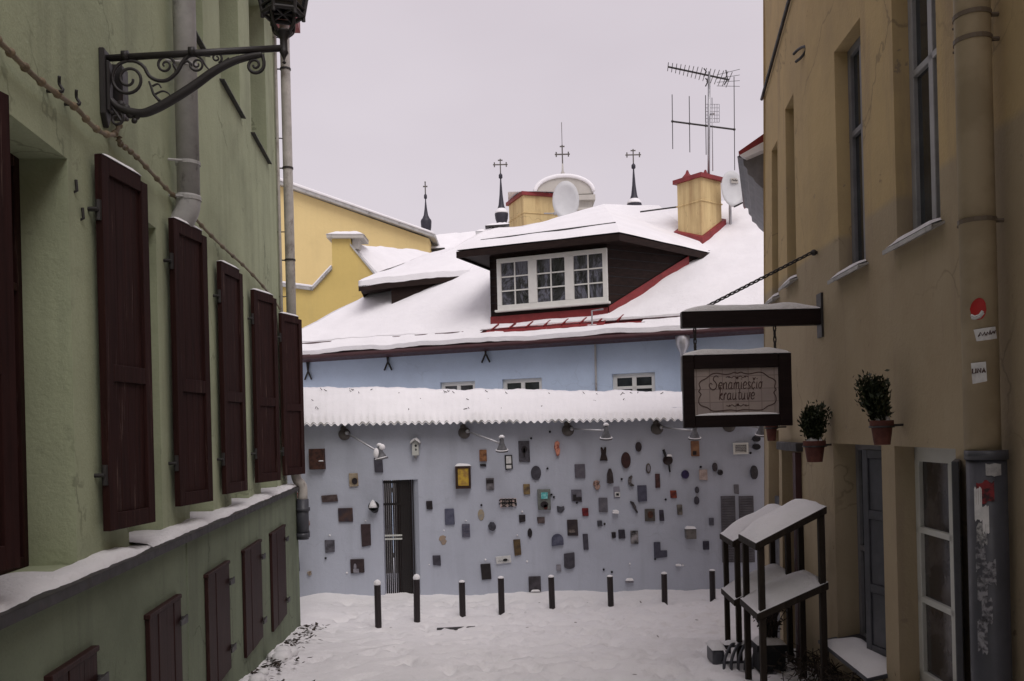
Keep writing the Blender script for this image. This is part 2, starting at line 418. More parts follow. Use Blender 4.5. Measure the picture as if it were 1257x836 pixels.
# ledge: thin sheet-metal cover with upturned dark edge, snow on top
mb = MB()
for i in range(9):
    s = -4 + i * (LEND + 4.1) / 9; e = s + (LEND + 4.1) / 9 - .004
    mb.prism([Lw(s, LEDGE + .004, -.01), Lw(e, LEDGE + .004, -.01), Lw(e, LEDGE - .012, PL + .055), Lw(s, LEDGE - .012, PL + .055)], (0, 0, .014))
    mb.prism([Lw(s, LEDGE - .05, PL + .05), Lw(e, LEDGE - .05, PL + .05), Lw(e, LEDGE - .05, PL + .058), Lw(s, LEDGE - .05, PL + .058)], (0, 0, .05))
led = mb.build('ledge', M['ironrust'], green)
mb = MB(); vs = []; fs = []; ks = 320; kd = 7
def sill_snow(sa, sb, dep0, ks, seed):
    vs = []; fs = []
    for i in range(ks + 1):
        s = sa + (sb - sa) * i / ks; w = PL + .022 + .028 * noise.noise(V((s * 2.3, seed, 0))) + .012 * noise.noise(V((s * 9, seed, 1)))
        bare = noise.noise(V((s * 1.1, 7, seed))); hh = .034 * (1 + .5 * noise.noise(V((s * 2, 3, seed)))) * (1 if bare > -.2 else .25)
        for j in range(kd + 1):
            t = j / kd; d = dep0 + (w - dep0) * t; e = (1 - t ** 4)
            vs.append(Lw(s, LEDGE + .012 + hh * e * (1 + .25 * noise.noise(V((s * 6, d * 9, 2)))) - (.014 if j == kd else 0), d))
    n = kd + 1
    for i in range(ks):
        for j in range(kd): fs.append((i * n + j, i * n + j + 1, (i + 1) * n + j + 1, (i + 1) * n + j))
    return vs, fs
mb.add(*sill_snow(2.0, LEND, -.0, ks, 1))
for o in ops[:n_main]: mb.add(*sill_snow(o[0] + .01, o[1] - .01, -.2, 24, 4))
mb.build('snow', M['snow_dim'], led, smooth=True)
# ground-floor windows inside the reveals
def casement(fn, o, mat, parent, bars_v, bars_h, gmat, fw=.06, name='window', dep=None, upper=False):
    a, b, c, d, dep0 = o; dp = -(dep or dep0) + .05; w = MB()
    def bar(s0, s1, t0, t1, th=.05): w.prism([fn(s0, t0, dp), fn(s1, t0, dp), fn(s1, t1, dp), fn(s0, t1, dp)], (fn(s0, t0, dp - th) - fn(s0, t0, dp)))
    bar(a, a + fw, c, d); bar(b - fw, b, c, d); bar(a + fw, b - fw, c, c + fw); bar(a + fw, b - fw, d - fw, d)
    for q in bars_v: bar(a + (b - a) * q - fw * .5, a + (b - a) * q + fw * .5, c + fw, d - fw, .045)
    for q in bars_h: bar(a + fw, b - fw, c + (d - c) * q - fw * .35, c + (d - c) * q + fw * .35, .042)
    f = w.build(name, mat, parent, bevel=.004)
    g = MB(); g.quad(fn(a + fw * .5, c + fw * .5, dp - .03), fn(b - fw * .5, c + fw * .5, dp - .03), fn(b - fw * .5, d - fw * .5, dp - .03), fn(a + fw * .5, d - fw * .5, dp - .03))
    g.build('pane', gmat, f)
    return f
for i, o in enumerate(ops):
    if i < n_main or i == len(ops) - 1: casement(Lw, o, M['shutter'], green, (.5,), (.68,), M['curtain'])
    else:
        f = casement(Lw, o, M['greyframe'], green, (.5,), (.7,), M['glass'])
        m = MB(); m.prism([Lw(o[0] - .06, o[2] - .03, -.2), Lw(o[1] + .06, o[2] - .03, -.2), Lw(o[1] + .06, o[2] - .05, .05), Lw(o[0] - .06, o[2] - .05, .05)], (0, 0, .012))
        m.build('sill', M['ironrust'], f)
# shutters
def shutter(s, z0, z1, ang, W=.55):
    q = math.radians(ang); ax = LA * math.cos(q) + LN * math.sin(q); nn = (LN * math.cos(q) - LA * math.sin(q))
    H = Lw(s, 0, .03); th = .045
    def P(a, z, d): return H + ax * a + nn * d + V((0, 0, z))
    m = MB()
    def blk(a0, a1, zz0, zz1, d0, d1): m.prism([P(a0, zz0, d0), P(a1, zz0, d0), P(a1, zz1, d0), P(a0, zz1, d0)], nn * (d1 - d0))
    fr = .085; mid = z0 + (z1 - z0) * .40
    blk(0, fr, z0, z1, 0, th); blk(W - fr, W - .001, z0, z1 - .03, 0, th)
    for zz in ((z0, z0 + .10), (mid, mid + .10), (z1 - .10, z1)): blk(fr, W - fr, zz[0], zz[1], .001, th - .001)
    blk(fr, W - fr, z0 + .10, mid, .020, th - .020); blk(fr, W - fr, mid + .10, z1 - .10, .020, th - .020)
    for k in range(1, 4):
        for za, zb in ((z0 + .10, mid), (mid + .10, z1 - .10)):
            a = fr + (W - 2 * fr) * k / 4; blk(a - .003, a + .003, za, zb, .019, th - .019)
    o = m.build('shutter', M['shutter'], green, bevel=.006)
    for zz in (z0 + .33, z1 - .33):
        h = MB(); h.tube([Lw(s - .03, zz, -.02), Lw(s - .03, zz, .05), P(0, zz, .02)], .014, 6); h.tube([P(0, zz - .06, .02), P(0, zz + .06, .02)], .02, 8)
        h.build('hinge', M['iron'], o)
    sn = MB(); snow_heap(sn, [P(0, z1, -.003), P(W - fr * .9, z1, -.003), P(W - fr * .9, z1, th + .003), P(0, z1, th + .003)], .022, s)
    sn.build('snow', M['snow'], o, smooth=True)
    return o
for (s, z0, z1, q) in hinges: shutter(s, zbot + R.uniform(-.015, .015), ztop + R.uniform(-.015, .015), q)
# the near shutter at the frame's edge
sN, _ = Lp(20, 400, .215); shutter(sN - .53, zbot, Lp(10, 111, .2)[1], 15)
shutter(.30, zbot, ztop, 12)
# wall hooks by the shutters
for (x, y) in ((91, 234), (99, 268)):
    h = MB(); s, z = Lp(x, y); h.tube([Lw(s, z + .06, .012), Lw(s, z, .016), Lw(s, z - .012, -.01)], .009, 5); h.build('hook', M['iron'], green)
# basement shutters
for k, (a, b, z) in enumerate(BS):
    z0 = gz((a + b) / 2) + .12 + .05 * k; n = 3 if k != 1 else 4
    m = MB()
    for i in range(n):
        p = a + (b - a) * i / n + .004; q = a + (b - a) * (i + 1) / n - .004
        m.prism([Lw(p, z0, PL + .002), Lw(q, z0, PL + .002), Lw(q, z, PL + .002), Lw(p, z, PL + .002)], LN * (.03 + .004 * (i % 2)))
    m.prism([Lw(a - .012, z - .002, PL - .01), Lw(b + .012, z - .002, PL - .01), Lw(b + .012, z + .028, PL - .01), Lw(a - .012, z + .028, PL - .01)], LN * .05)
    o = m.build('cellar_shutter', M['basement'], green, bevel=.004)
    for zz in (z - .16, z0 + .18):
        h = MB(); h.tube([Lw(b + .05, zz, PL - .02), Lw(b + .05, zz, PL + .05)], .022, 6); h.prism([Lw(b - .12, zz - .018, PL + .053), Lw(b + .07, zz - .03, PL + .053), Lw(b + .07, zz + .03, PL + .053), Lw(b - .12, zz + .018, PL + .053)], LN * .012); h.build('hinge', M['iron'], o)
# thick grey downpipe that ends in an elbow, and the pipe at the corner
s1, _ = Lp(225, 100, .10); _, zel = Lp(226, 242, .10)
m = MB(); r = .088
pts = [Lw(s1, LTOP, .12), Lw(s1, zel + .02, .12)]
m.tube(pts, r, 18)
m.tube(smoothpts([Lw(s1, zel + .03, .12), Lw(s1, zel - .09, .105), Lw(s1, zel - .2, .03), Lw(s1, zel - .27, -.12)], 4), r * 1.06, 18)
dp = m.build('downpipe', M['zinc'], green, smooth=True)
for zz in (zel, zel + .28, zel + 1.05, zel + 1.75):
    m = MB(); m.tube([Lw(s1, zz - .014, .12), Lw(s1, zz + .014, .12)], r * 1.1, 18); m.tube([Lw(s1 - .12, zz, -.02), Lw(s1 - .09, zz, .1)], .01, 6); m.build('clamp', M['zinc'], dp)
_, zb5 = Lp(352, 600, .09)
sC = LEND - .12
m = MB(); m.tube([Lw(sC, LTOP, .13), Lw(sC, 2.55, .13)], .068, 16)
m.tube(smoothpts([Lw(sC, 2.55, .13), Lw(sC, 2.40, .15), Lw(sC + .02, 2.30, .22), Lw(sC + .02, 2.1, .22)], 4), .068, 16)
m.tube([Lw(sC - .24, LTOP, .03), Lw(sC - .24, 2.4, .03)], .02, 8)
dp2 = m.build('downpipe', M['zinc_pale'], green, smooth=True)
for zz in (3.1, 4.6, 5.5, 6.8, 8.2):
    m = MB(); m.tube([Lw(sC, zz - .012, .13), Lw(sC, zz + .012, .13)], .077, 16); m.tube([Lw(sC, zz, -.02), Lw(sC, zz, .10)], .01, 6)
    m.tube([Lw(sC - .22, zz + .35, -.01), Lw(sC - .22, zz + .35, .07), Lw(sC - .18, zz + .36, .09)], .008, 6); m.build('clamp', M['ironrust'], dp2)
m = MB(); m.tube([Lw(sC + .02, 2.12, .22), Lw(sC + .02, 1.55, .21)], .085, 14); m.tube([Lw(sC + .02, 1.95, .22), Lw(sC + .02, 2.0, .22)], .1, 14); m.tube([Lw(sC + .02, 1.58, .21), Lw(sC + .02, 1.64, .21)], .1, 14)
m.build('boot_pipe', M['bluegrey'], green, smooth=True)

# knobbly cable strung along the wall
CP = [(-25, 32), (0, 52), (20, 72), (45, 96), (70, 115), (95, 134), (112, 153), (128, 164), (141, 164), (147, 152)]
CP2 = [(146, 168), (147, 176), (158, 184), (172, 197), (196, 223), (213, 240), (226, 252), (236, 264), (255, 285), (280, 309), (302, 329), (325, 354), (344, 379)]
def wp(x, y, d):
    s, z = Lp(x, y, d); return Lw(s, z, d)
cab = thing('wall_cable', 'knobbly beige cable drooping along the green wall above the maroon shutters', 'cable', wp(147, 176, 0))
m = MB(); c1 = smoothpts([wp(x, y, .05) for x, y in CP], 6); c2 = smoothpts([wp(x, y, .05 if not 200 < x < 240 else .03) for x, y in CP2], 6)
def knobs(c, r, every):
    out = []; rr = []
    for i in range(len(c) - 1):
        for q in range(4):
            out.append(c[i].lerp(c[i + 1], q / 4)); k = (i * 4 + q) % every
            rr.append(r * (1.75 if k in (1, 2) else 1.35 if k in (0, 3) else 1 + .12 * noise.noise(V((i * 1.7, q, 0)))))
    return out, rr
for c, r, e in ((c1, .0135, 19), (c2, .012, 13)):
    a, b = knobs(c, r, e); m = MB(); m.tube(a, b, 8); m.build('sheath', M['vine'], cab, smooth=True)
for x, y in ((72, 112), (93, 128)):
    m = MB(); p = wp(x, y, .06); m.tube(smoothpts([p - LN * .06, p + LN * .02, p + V((0, .01, .04)), p + V((0, -.01, .075)) + LN * .01], 3), .009, 6); m.build('hook', M['iron'], cab, smooth=True)

# wrought-iron wall lamp
sL, zL = Lp(124, 72); sL2, _ = Lp(126, 120); sL = (sL + sL2) / 2
bP = Lw(sL, 3, 0); bN = LA
def B(x, y, off=0): return onplane(x, y, bP, bN) + bN * off
lamp = thing('wall_lamp', 'ornate black iron lantern on a scrolled bracket fixed to the green wall', 'street lamp', Lw(sL, zL - .5, 0))
m = MB()
p = [B(123, 66), B(123, 158)]; zt = p[0].z; zb = p[1].z
m.prism([Lw(sL - .055, zb + .08, .0), Lw(sL, zb, .0), Lw(sL + .055, zb + .08, .0), Lw(sL + .055, zt + .02, .0), Lw(sL - .055, zt + .02, .0)], LN * .035)
m.prism([Lw(sL - .035, zb + .1, .035), Lw(sL + .035, zb + .1, .035), Lw(sL + .035, zt - .05, .035), Lw(sL - .035, zt - .05, .035)], LN * .02)
m.prism([Lw(sL + .1, zb + .12, .0), Lw(sL + .22, zb + .12, .0), Lw(sL + .22, zt - .02, .0), Lw(sL + .1, zt - .02, .0)], LN * .09)
m.build('wall_plate', M['ironrust'], lamp, bevel=.006)
m = MB(); m.tube([B(124, 72), B(349, 59)], .021, 12)
for x in (154, 236): m.tube([B(x - 4, 70.4 - (x - 124) * .058), B(x + 4, 70 - (x - 124) * .058)], .031, 12)
m.build('arm', M['iron'], lamp, smooth=True)
m = MB(); c = smoothpts([B(132, 118), (B(143, 130)), B(156, 136), B(174, 139), B(190, 134), B(212, 122), B(240, 104), B(262, 88), B(285, 76), B(305, 70), B(322, 67)], 5)
k = len(c); m.tube(c, [.018 + .012 * math.sin(math.pi * i / k) for i in range(k)], 8); m.build('brace', M['iron'], lamp, smooth=True)
def spiral(cx, cy, r, a0, turns, n=30, r1=.15):
    out = []
    for i in range(n + 1):
        t = i / n; a = a0 + turns * 2 * math.pi * t; rr = r * (1 - (1 - r1) * t); out.append((cx + rr * math.cos(a), cy + rr * math.sin(a)))
    return out
def scroll(px, rad):
    m = MB(); pts = [B(*q) for q in px]; m.tube(pts, [rad * (1 - .4 * i / len(pts)) for i in range(len(pts))], 7); m.build('scroll', M['iron'], lamp, smooth=True)
def cat(pts): return [(p.x, p.y) for p in smoothpts([V((a, b, 0)) for a, b in pts], 5)]
big = spiral(158, 97, 24, -.6, -1.9, 46, .22)
scroll(cat([(240, 67), (231, 69), (224, 77), (217, 89), (206, 98), (194, 99), (184, 94), (179, 86)]) + big, .0135)
scroll(cat([(218, 88), (213, 79)]) + spiral(203, 80, 11.5, -.2, -1.6, 30), .010)
scroll(cat([(224, 78), (230, 75), (236, 80)]) + spiral(242, 79, 9, math.pi, -1.6, 28), .009)
scroll(cat([(237, 67), (247, 72), (252, 80), (257, 86)]), .008)
scroll(cat([(257, 86), (268, 80), (281, 71)]) , .007)
scroll(spiral(266, 71, 7, 1.2, -1.5, 24), .008)
scroll(cat([(322, 67), (324, 76)]) + spiral(313, 80, 11, .0, 1.5, 34), .012)
scroll(cat([(196, 124), (189, 116), (186, 108), (183, 100)]), .010)
scroll(cat([(190, 116), (199, 112), (206, 114), (209, 118)]), .007); scroll(cat([(187, 106), (194, 103), (198, 108)]), .007)
scroll(cat([(132, 70), (127, 84), (133, 100), (130, 118), (140, 135), (150, 150)]), .014)
scroll(spiral(143, 146, 9, -1.0, 1.3, 24), .010)
m = MB()
for (x, y, r) in ((154, 133, .03), (160, 140, .028), (168, 143, .022), (165, 148, .02), (148, 128, .025)): m.ball(B(x, y), r, 8, 6, (1, .6, 1))
m.build('leaf_boss', M['iron'], lamp, smooth=True)
# lantern
q = B(348.5, 59); cx, cy = q.x, q.y; zz = q.z
m = MB(); m.lathe((cx, cy, zz), [(.004, -.10), (.013, -.093), (.004, -.08), (.012, -.055), (.028, -.03), (.024, -.015), (.022, .05), (.034, .075), (.05, .09), (.06, .10)], 14)
m.build('finial', M['iron'], lamp, smooth=True)
m = MB()
for i in range(4):
    a = math.pi / 4 + i * math.pi / 2 + .25; d = V((math.cos(a), math.sin(a), 0)); b = V((cx, cy, zz))
    m.tube(smoothpts([b + d * .045 + V((0, 0, .09)), b + d * .085 + V((0, 0, .13)), b + d * .095 + V((0, 0, .19)), b + d * .125 + V((0, 0, .215))], 4), .011, 7)
m.build('cradle', M['iron'], lamp, smooth=True)
def hexring(r, z): return [V((cx + r * math.cos(math.pi / 3 * i + .3), cy + r * math.sin(math.pi / 3 * i + .3), zz + z)) for i in range(6)]
m = MB(); lo, hi = hexring(.125, .21), hexring(.19, .56)
for i in range(6):
    j = (i + 1) % 6
    m.tube([lo[i] - V((0, 0, .03)), lo[i], hi[i]], .013, 6); m.tube([lo[i], lo[j]], .014, 6); m.tube([hi[i], hi[j]], .016, 6); m.tube([lo[i].lerp(hi[i], .12), lo[j].lerp(hi[j], .12)], .008, 6)
    m.tube([lo[i], V((cx, cy, zz + .215))], .008, 6)
m.build('lantern_frame', M['iron'], lamp)
m = MB(); l2, h2 = hexring(.121, .23), hexring(.186, .55)
for i in range(6): m.quad(l2[i], l2[(i + 1) % 6], h2[(i + 1) % 6], h2[i])
m.build('lantern_glass', M['glass'], lamp)
m = MB(); m.lathe((cx, cy, zz + .56), [(.21, 0), (.205, .03), (.12, .14), (.07, .16), (.07, .21), (.03, .26), (.012, .30), (.02, .33), (.004, .37)], 6)
m.build('lantern_roof', M['iron'], lamp)

# snow clods and rubble along the foot of the green wall
for (x, y, r, lab) in ((346, 776, .13, 'lump of pale snow heaped at the green house corner by the last cellar shutter'), (318, 815, .10, 'low snow lump at the green wall foot, nearest the camera')):
    s, z = Lp(x, y, PL + .18); p = Lw(s, gz(s) + .02, PL + .16); m = MB()
    for i in range(5): m.ball(p + V((R.uniform(-.1, .1), R.uniform(-.15, .15), R.uniform(0, .08))), r * R.uniform(.5, .9), 9, 6, (1, 1.2, .7))
    tag(m.build('snow_clod', M['snow_dim'], smooth=True, loc=p), lab, 'snow lump', 'snow lumps at the green wall foot')
m = MB()
for i in range(420):
    s = R.uniform(7.5, 12.8); d = PL + abs(R.gauss(0, .16)) + .02; p = Lw(s, gz(s) + .035 + R.uniform(0, .025), d); r = R.uniform(.015, .05); a = R.uniform(0, 6.3)
    e = V((math.cos(a), math.sin(a), R.uniform(-.3, .4))) * r; g = V((-math.sin(a), math.cos(a), R.uniform(-.3, .3))) * r * .5
    m.quad(p - e, p - g, p + e, p + g)
o = m.build('leaf_litter', M['debris']); o['kind'] = 'stuff'; o['label'] = 'dark wet leaf litter along the foot of the green wall'
# ================================================================ OCHRE HOUSE (right of the alley)
REND = 10.9; RTOP = 8.8
def RX(s): return .048 * s + 2.45 if s < 8.4 else .048 * 8.4 + 2.45 + .137 * (s - 8.4)
def Rn(s):
    k = .048 if s < 8.4 else .137
    return V((-1, k, 0)).normalized()
def Rw(s, t, d):
    b = max(0, s - 8.4) / 2.5 * .19 * min(1.1, max(0, 1 - (t - .2) / 7.5))
    return V((RX(s) - b, s, t)) + Rn(s) * d
def Rp(x, y, d=0):
    u, v = ray(x, y); lo, hi = 1.0, 14.0
    for _ in range(50):
        s = (lo + hi) / 2; P = Rw(s, CAMZ + v * s, d)
        if P.x / P.y > u: lo = s
        else: hi = s
    return s, CAMZ + v * Rw(s, 3, d).y
ochre = thing('ochre_house', 'peeling ochre house with deep tall windows along the right of the alley', 'house', (3.1, 10.5, .2))
rops = []
zsill = Rp(1040, 336)[1]; zhd = Rp(1027, 60)[1]
for (xn, yn, xf, yf, hd, sl) in ((1153, 200, 1099, 200, zhd, zsill), (1060, 200, 1027, 200, zhd, zsill), (976, 230, 965, 230, Rp(970, 122)[1], Rp(968, 350)[1]), (955, 260, 947.5, 260, Rp(951, 178)[1], Rp(951, 368)[1])):
    a = Rp(xn, yn)[0]; b = Rp(xf, yf)[0]; rops.append((a, b, sl, hd, .16))
zlh = Rp(1084, 547)[1]; zls = Rp(1050, 800)[1]
aA, bA = Rp(1085, 680)[0], Rp(1026, 680)[0]; aB, bB = Rp(1176, 680)[0], Rp(1101, 680)[0]
rops.append((aA, bA, zls, zlh, .24)); rops.append((aB, bB, gz(6) + .25, zlh, .20))
rops.append((Rp(985, 600)[0], Rp(960, 600)[0], .5, Rp(975, 551)[1], .25))
rops.append((Rp(956.5, 600)[0], Rp(943.5, 600)[0], .3, Rp(950, 527)[1] - .01, .25))
rops.append((2.6, 3.4, zsill, zhd, .26)); rops.append((1.2, 2.0, zsill, zhd, .26)); rops.append((2.2, 3.2, zls, zlh, .3))
mb = MB(); wall_grid(mb, Rw, -9, REND, -.6, RTOP, rops, .45)  # runs on unseen past the camera, extended to keep back light out
mb.quad(Rw(REND, -.6, 0), Rw(REND, -.6, -6), Rw(REND, RTOP, -6), Rw(REND, RTOP, 0))
for i in range(8):
    t0 = -.6 + i * (RTOP + .6) / 8; t1 = t0 + (RTOP + .6) / 8
    mb.quad(Rw(REND, t0, 0), V((RX(REND), REND + .002, t0)), V((RX(REND), REND + .002, t1)), Rw(REND, t1, 0))
mb.quad(Rw(-9, RTOP, 0), Rw(REND, RTOP, 0), Rw(REND, RTOP, -6), Rw(-9, RTOP, -6)); mb.quad(Rw(-9, -.6, -6), Rw(REND, -.6, -6), Rw(REND, RTOP, -6), Rw(-9, RTOP, -6))
mb.quad(Rw(-9, -.6, 0), Rw(-9, -.6, -6), Rw(-9, RTOP, -6), Rw(-9, RTOP, 0))
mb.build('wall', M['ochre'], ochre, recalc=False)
mb = MB(); mb.prism([Rw(-9, RTOP, .06), Rw(REND, RTOP, .06), Rw(REND, RTOP, -6.2), Rw(-9, RTOP, -6.2)], (0, 0, .25))
mb.prism([Rw(-9, RTOP + .25, .1), Rw(REND, RTOP + .25, .1), Rw(REND, RTOP + 2.8, -3.4), Rw(-9, RTOP + 2.8, -3.4)], (0, 0, .14))
mb.build('roof', M['redroof'], ochre)
# slanted dark trim on the far end of the wall
m = MB(); m.tube([Rw(*Rp(974 - 39 * q, -20 + 142 * q, .03), .03) for q in [k / 14 for k in range(15)]], .02, 6)
m.build('drip_trim', M['iron'], ochre, smooth=True)
def sill_r(o, parent, th=.015, pr=.08, mat='zinc', snow=True):
    a, b, c, d, dep = o; m = MB()
    m.prism([Rw(a - .06, c + .012, -dep + .06), Rw(b + .06, c + .012, -dep + .06), Rw(b + .06, c - .03, pr), Rw(a - .06, c - .03, pr)], (0, 0, th))
    m.prism([Rw(a - .06, c - .045, pr - .004), Rw(b + .06, c - .045, pr - .004), Rw(b + .06, c - .045, pr + .004), Rw(a - .06, c - .045, pr + .004)], (0, 0, .03))
    o2 = m.build('sill', M[mat], parent)
    if snow:
        m = MB(); snow_heap(m, [Rw(a, c + .04, -dep + .1), Rw(b, c + .04, -dep + .1), Rw(b + .04, c - .005, pr - .01), Rw(a - .04, c - .005, pr - .01)], .03, a)
        m.build('snow', M['snow_dim'], o2, smooth=True)
for i, o in enumerate(rops):
    if i in (0, 1, 2, 3, 8, 9):
        w = casement(Rw, o, M['greyframe'] if i != 0 else metal('grey_white_frame', (.33, .33, .34, 1)), ochre, (.5,), (.62,), M['glass'], .07); sill_r(o, ochre)
# lower window with its leaf swung in and a snowy sill
o = rops[4]; w = casement(Rw, o, M['greyframe'], ochre, (.45,), (.47,), M['glass'], .06)
m = MB(); m.prism([Rw(aA - .02, zls + .015, -.2), Rw(bA + .05, zls + .015, -.2), Rw(bA + .05, zls - .05, .16), Rw(aA - .02, zls - .05, .16)], (0, 0, .03))
sl = m.build('sill', M['bluegrey'], ochre, bevel=.004)
m = MB(); snow_heap(m, [Rw(aA, zls + .035, -.12), Rw(bA - .15, zls + .035, -.12), Rw(bA + .02, zls - .02, .15), Rw(aA - .02, zls - .02, .15)], .06, 3, 14); m.build('snow', M['snow'], sl, smooth=True)
def leaf(hs, hd, t0, t1, ang, W, name, th=.04):
    q = math.radians(ang); ax = V((0, 1, 0)) * math.cos(q) + Rn(5) * math.sin(q); nn = V((0, 0, 1)).cross(ax).normalized(); H = Rw(hs, 0, hd); m = MB()
    def blk(a0, a1, z0, z1, d0, d1): m.prism([H + ax * a0 + nn * d0 + V((0, 0, z0)), H + ax * a1 + nn * d0 + V((0, 0, z0)), H + ax * a1 + nn * d0 + V((0, 0, z1)), H + ax * a0 + nn * d0 + V((0, 0, z1))], nn * (d1 - d0))
    fr = .07; blk(0, fr, t0, t1, 0, th); blk(W - fr, W, t0, t1, 0, th); zs = [t0, t0 + (t1 - t0) * .30, t0 + (t1 - t0) * .66, t1 - fr]
    for z in zs: blk(fr, W - fr, z, z + fr, .001, th - .001)
    for z, z2 in zip(zs, zs[1:]): blk(fr, W - fr, z + fr, z2, .014, th - .014)
    return m.build(name, M['bluegrey'], ochre, bevel=.005)
leaf(aA + .04, -.17, zls + .06, zlh - .04, 12, .46, 'shutter_leaf')
# tall glazed door with white bars
o = rops[5]; a, b, c, d, dep = o; dp = -dep + .06; m = MB()
def bar(s0, s1, t0, t1, th=.05): m.prism([Rw(s0, t0, dp), Rw(s1, t0, dp), Rw(s1, t1, dp), Rw(s0, t1, dp)], Rw(s0, t0, dp - th) - Rw(s0, t0, dp))
mid = a + (b - a) * .42
bar(b - .07, b, c, d); bar(a, a + .05, c, d); bar(a, b, d - .11, d, .045); bar(a, b, c, c + .1, .045); bar(mid - .03, mid + .03, c + .1, d - .11, .047)
for q in (.36, .65): bar(a, b, c + (d - c) * q - .022, c + (d - c) * q + .022, .043)
dr = m.build('glazed_door', M['offwhite'], ochre, bevel=.004)
g = MB(); g.quad(Rw(a, c, dp - .03), Rw(b, c, dp - .03), Rw(b, d, dp - .03), Rw(a, d, dp - .03)); g.build('pane', M['curtain'], dr)
leaf(aB + .06, -.02, gz(5.5) + .3, zlh - .06, 152, .45, 'shutter_leaf')
# far doorways
for k in (6, 7):
    a, b, c, d, dep = rops[k]; m = MB()
    m.prism([Rw(a, c, -dep), Rw(b, c, -dep), Rw(b, d, -dep), Rw(a, d, -dep)], Rn(9) * .05)
    m.build('doorway_panel', M['ochre'], ochre)
a, b, c, d, dep = rops[6]; m = MB()
m.prism([Rw(a - .06, d - .02, .07), Rw(b + .05, d - .02, .05), Rw(b + .05, d + .07, .05), Rw(a - .06, d + .07, .07)], Rn(9) * -.2)
m.build('lintel', M['ironrust'], ochre, bevel=.01)
m = MB(); m.prism([Rw(a + .02, c - .4, .0), Rw(a + .14, c - .4, .0), Rw(a + .14, d - .03, .0), Rw(a + .02, d - .03, .0)], Rn(9) * .06); m.build('door_frame', M['maroon'], ochre)
a, b, c, d, dep = rops[7]; zx = Rp(950, 610)[1]; m = MB()
m.prism([Rw(a + .06, c, -.15), Rw(b - .1, c, -.15), Rw(b - .1, zx, -.15), Rw(a + .06, zx, -.15)], Rn(9) * .1); m.build('meter_box', M['bluegrey'], ochre)
# downpipe and its cast lower length
sP = Rp(1200, 300, .13)[0]; zpe = Rp(1204, 557, .13)[1]; P0 = Rw(sP, 0, .13); m = MB(); r = .092
m.tube([P0 + V((0, 0, RTOP)), P0 + V((0, 0, zpe))], r, 20); pp = m.build('downpipe', mottled('ochre_pipe', (.31, .25, .16, 1), (.38, .31, .205, 1), 3, .6), ochre, smooth=True)
clampm = metal('ochre_clamp', (.13, .10, .07, 1), .6)
for y in (14, 45, 272):
    m = MB(); z = Rp(1200, y, .13)[1]; m.tube([P0 + V((0, 0, z - .012)), P0 + V((0, 0, z + .012))], r * 1.06, 20); m.tube([Rw(sP - .02, z, -.02), Rw(sP - .02, z, .1)], .012, 6); m.tube([P0 + V((0, .10, z)), P0 + V((-.02, .17, z + .01))], .008, 5); m.build('clamp', clampm, pp)
m = MB(); Q = P0 + V((.012, -.012, 0))
m.tube([Q + V((0, 0, zpe + .02)), Q + V((0, 0, zpe - .03))], [.108, .108], 22); m.tube([Q + V((0, 0, zpe - .03)), Q + V((0, 0, 0))], .10, 22)
cst = m.build('cast_pipe', M['bluegrey'], ochre, smooth=True)
# torn posters round the cast pipe
def pipe_sticker(z0, z1, a0, a1, mat, name='torn_poster', jag=0.0, rr=.1015):
    m = MB(); n = 8; vs = []
    for i in range(n + 1):
        a = math.radians(a0 + (a1 - a0) * i / n); d = V((math.cos(a), math.sin(a), 0)) * rr
        for z in (z0 + jag * R.uniform(-1, 1), z1 + jag * R.uniform(-1, 1)): vs.append(Q + d + V((0, 0, z)))
    m.add(vs, [(2 * i, 2 * i + 2, 2 * i + 3, 2 * i + 1) for i in range(n)]); return m.build(name, mat, cst, smooth=True)
# angle 270 deg faces the camera (-Y), 180 faces the alley (-X)
def zy(y): return Rp(1205, y, .2)[1]
pipe_sticker(zy(585), zy(570), 240, 285, mottled('dull_poster', (.26, .26, .26, 1), (.36, .36, .36, 1), 20), jag=.004)
pipe_sticker(zy(618), zy(592), 212, 262, mottled('red_black_poster', (.03, .012, .015, 1), (.20, .02, .025, 1), 30, .6), jag=.012)
pipe_sticker(zy(640), zy(600), 205, 228, M['paper'], jag=.01)
pipe_sticker(zy(655), zy(622), 228, 246, M['paper'], jag=.01)
pipe_sticker(zy(668), zy(645), 210, 240, mottled('torn_paper', (.10, .10, .11, 1), (.34, .34, .34, 1), 40, .7), jag=.02)
for y0, y1, a0, a1 in ((672, 700, 205, 235), (690, 715, 225, 262), (705, 740, 208, 238), (735, 765, 220, 250), (760, 800, 205, 235)):
    pipe_sticker(zy(y1), zy(y0), a0, a1, mottled('torn_paper_' + 'abcde'[(y0 // 7) % 5], (.06, .06, .07, 1), (.24, .24, .26, 1), 35, .7), jag=.02)
# hook & ring in the wall
m = MB()
for (x, y) in ((985, 67),):
    s, z = Rp(x, y); m.tube([Rw(s + .14 * math.cos(q), z + .05 * math.sin(q), .04 + .05 * math.cos(q)) for q in [i * .5 for i in range(2, 11)]], .014, 6)
m.build('hook', M['iron'], ochre)

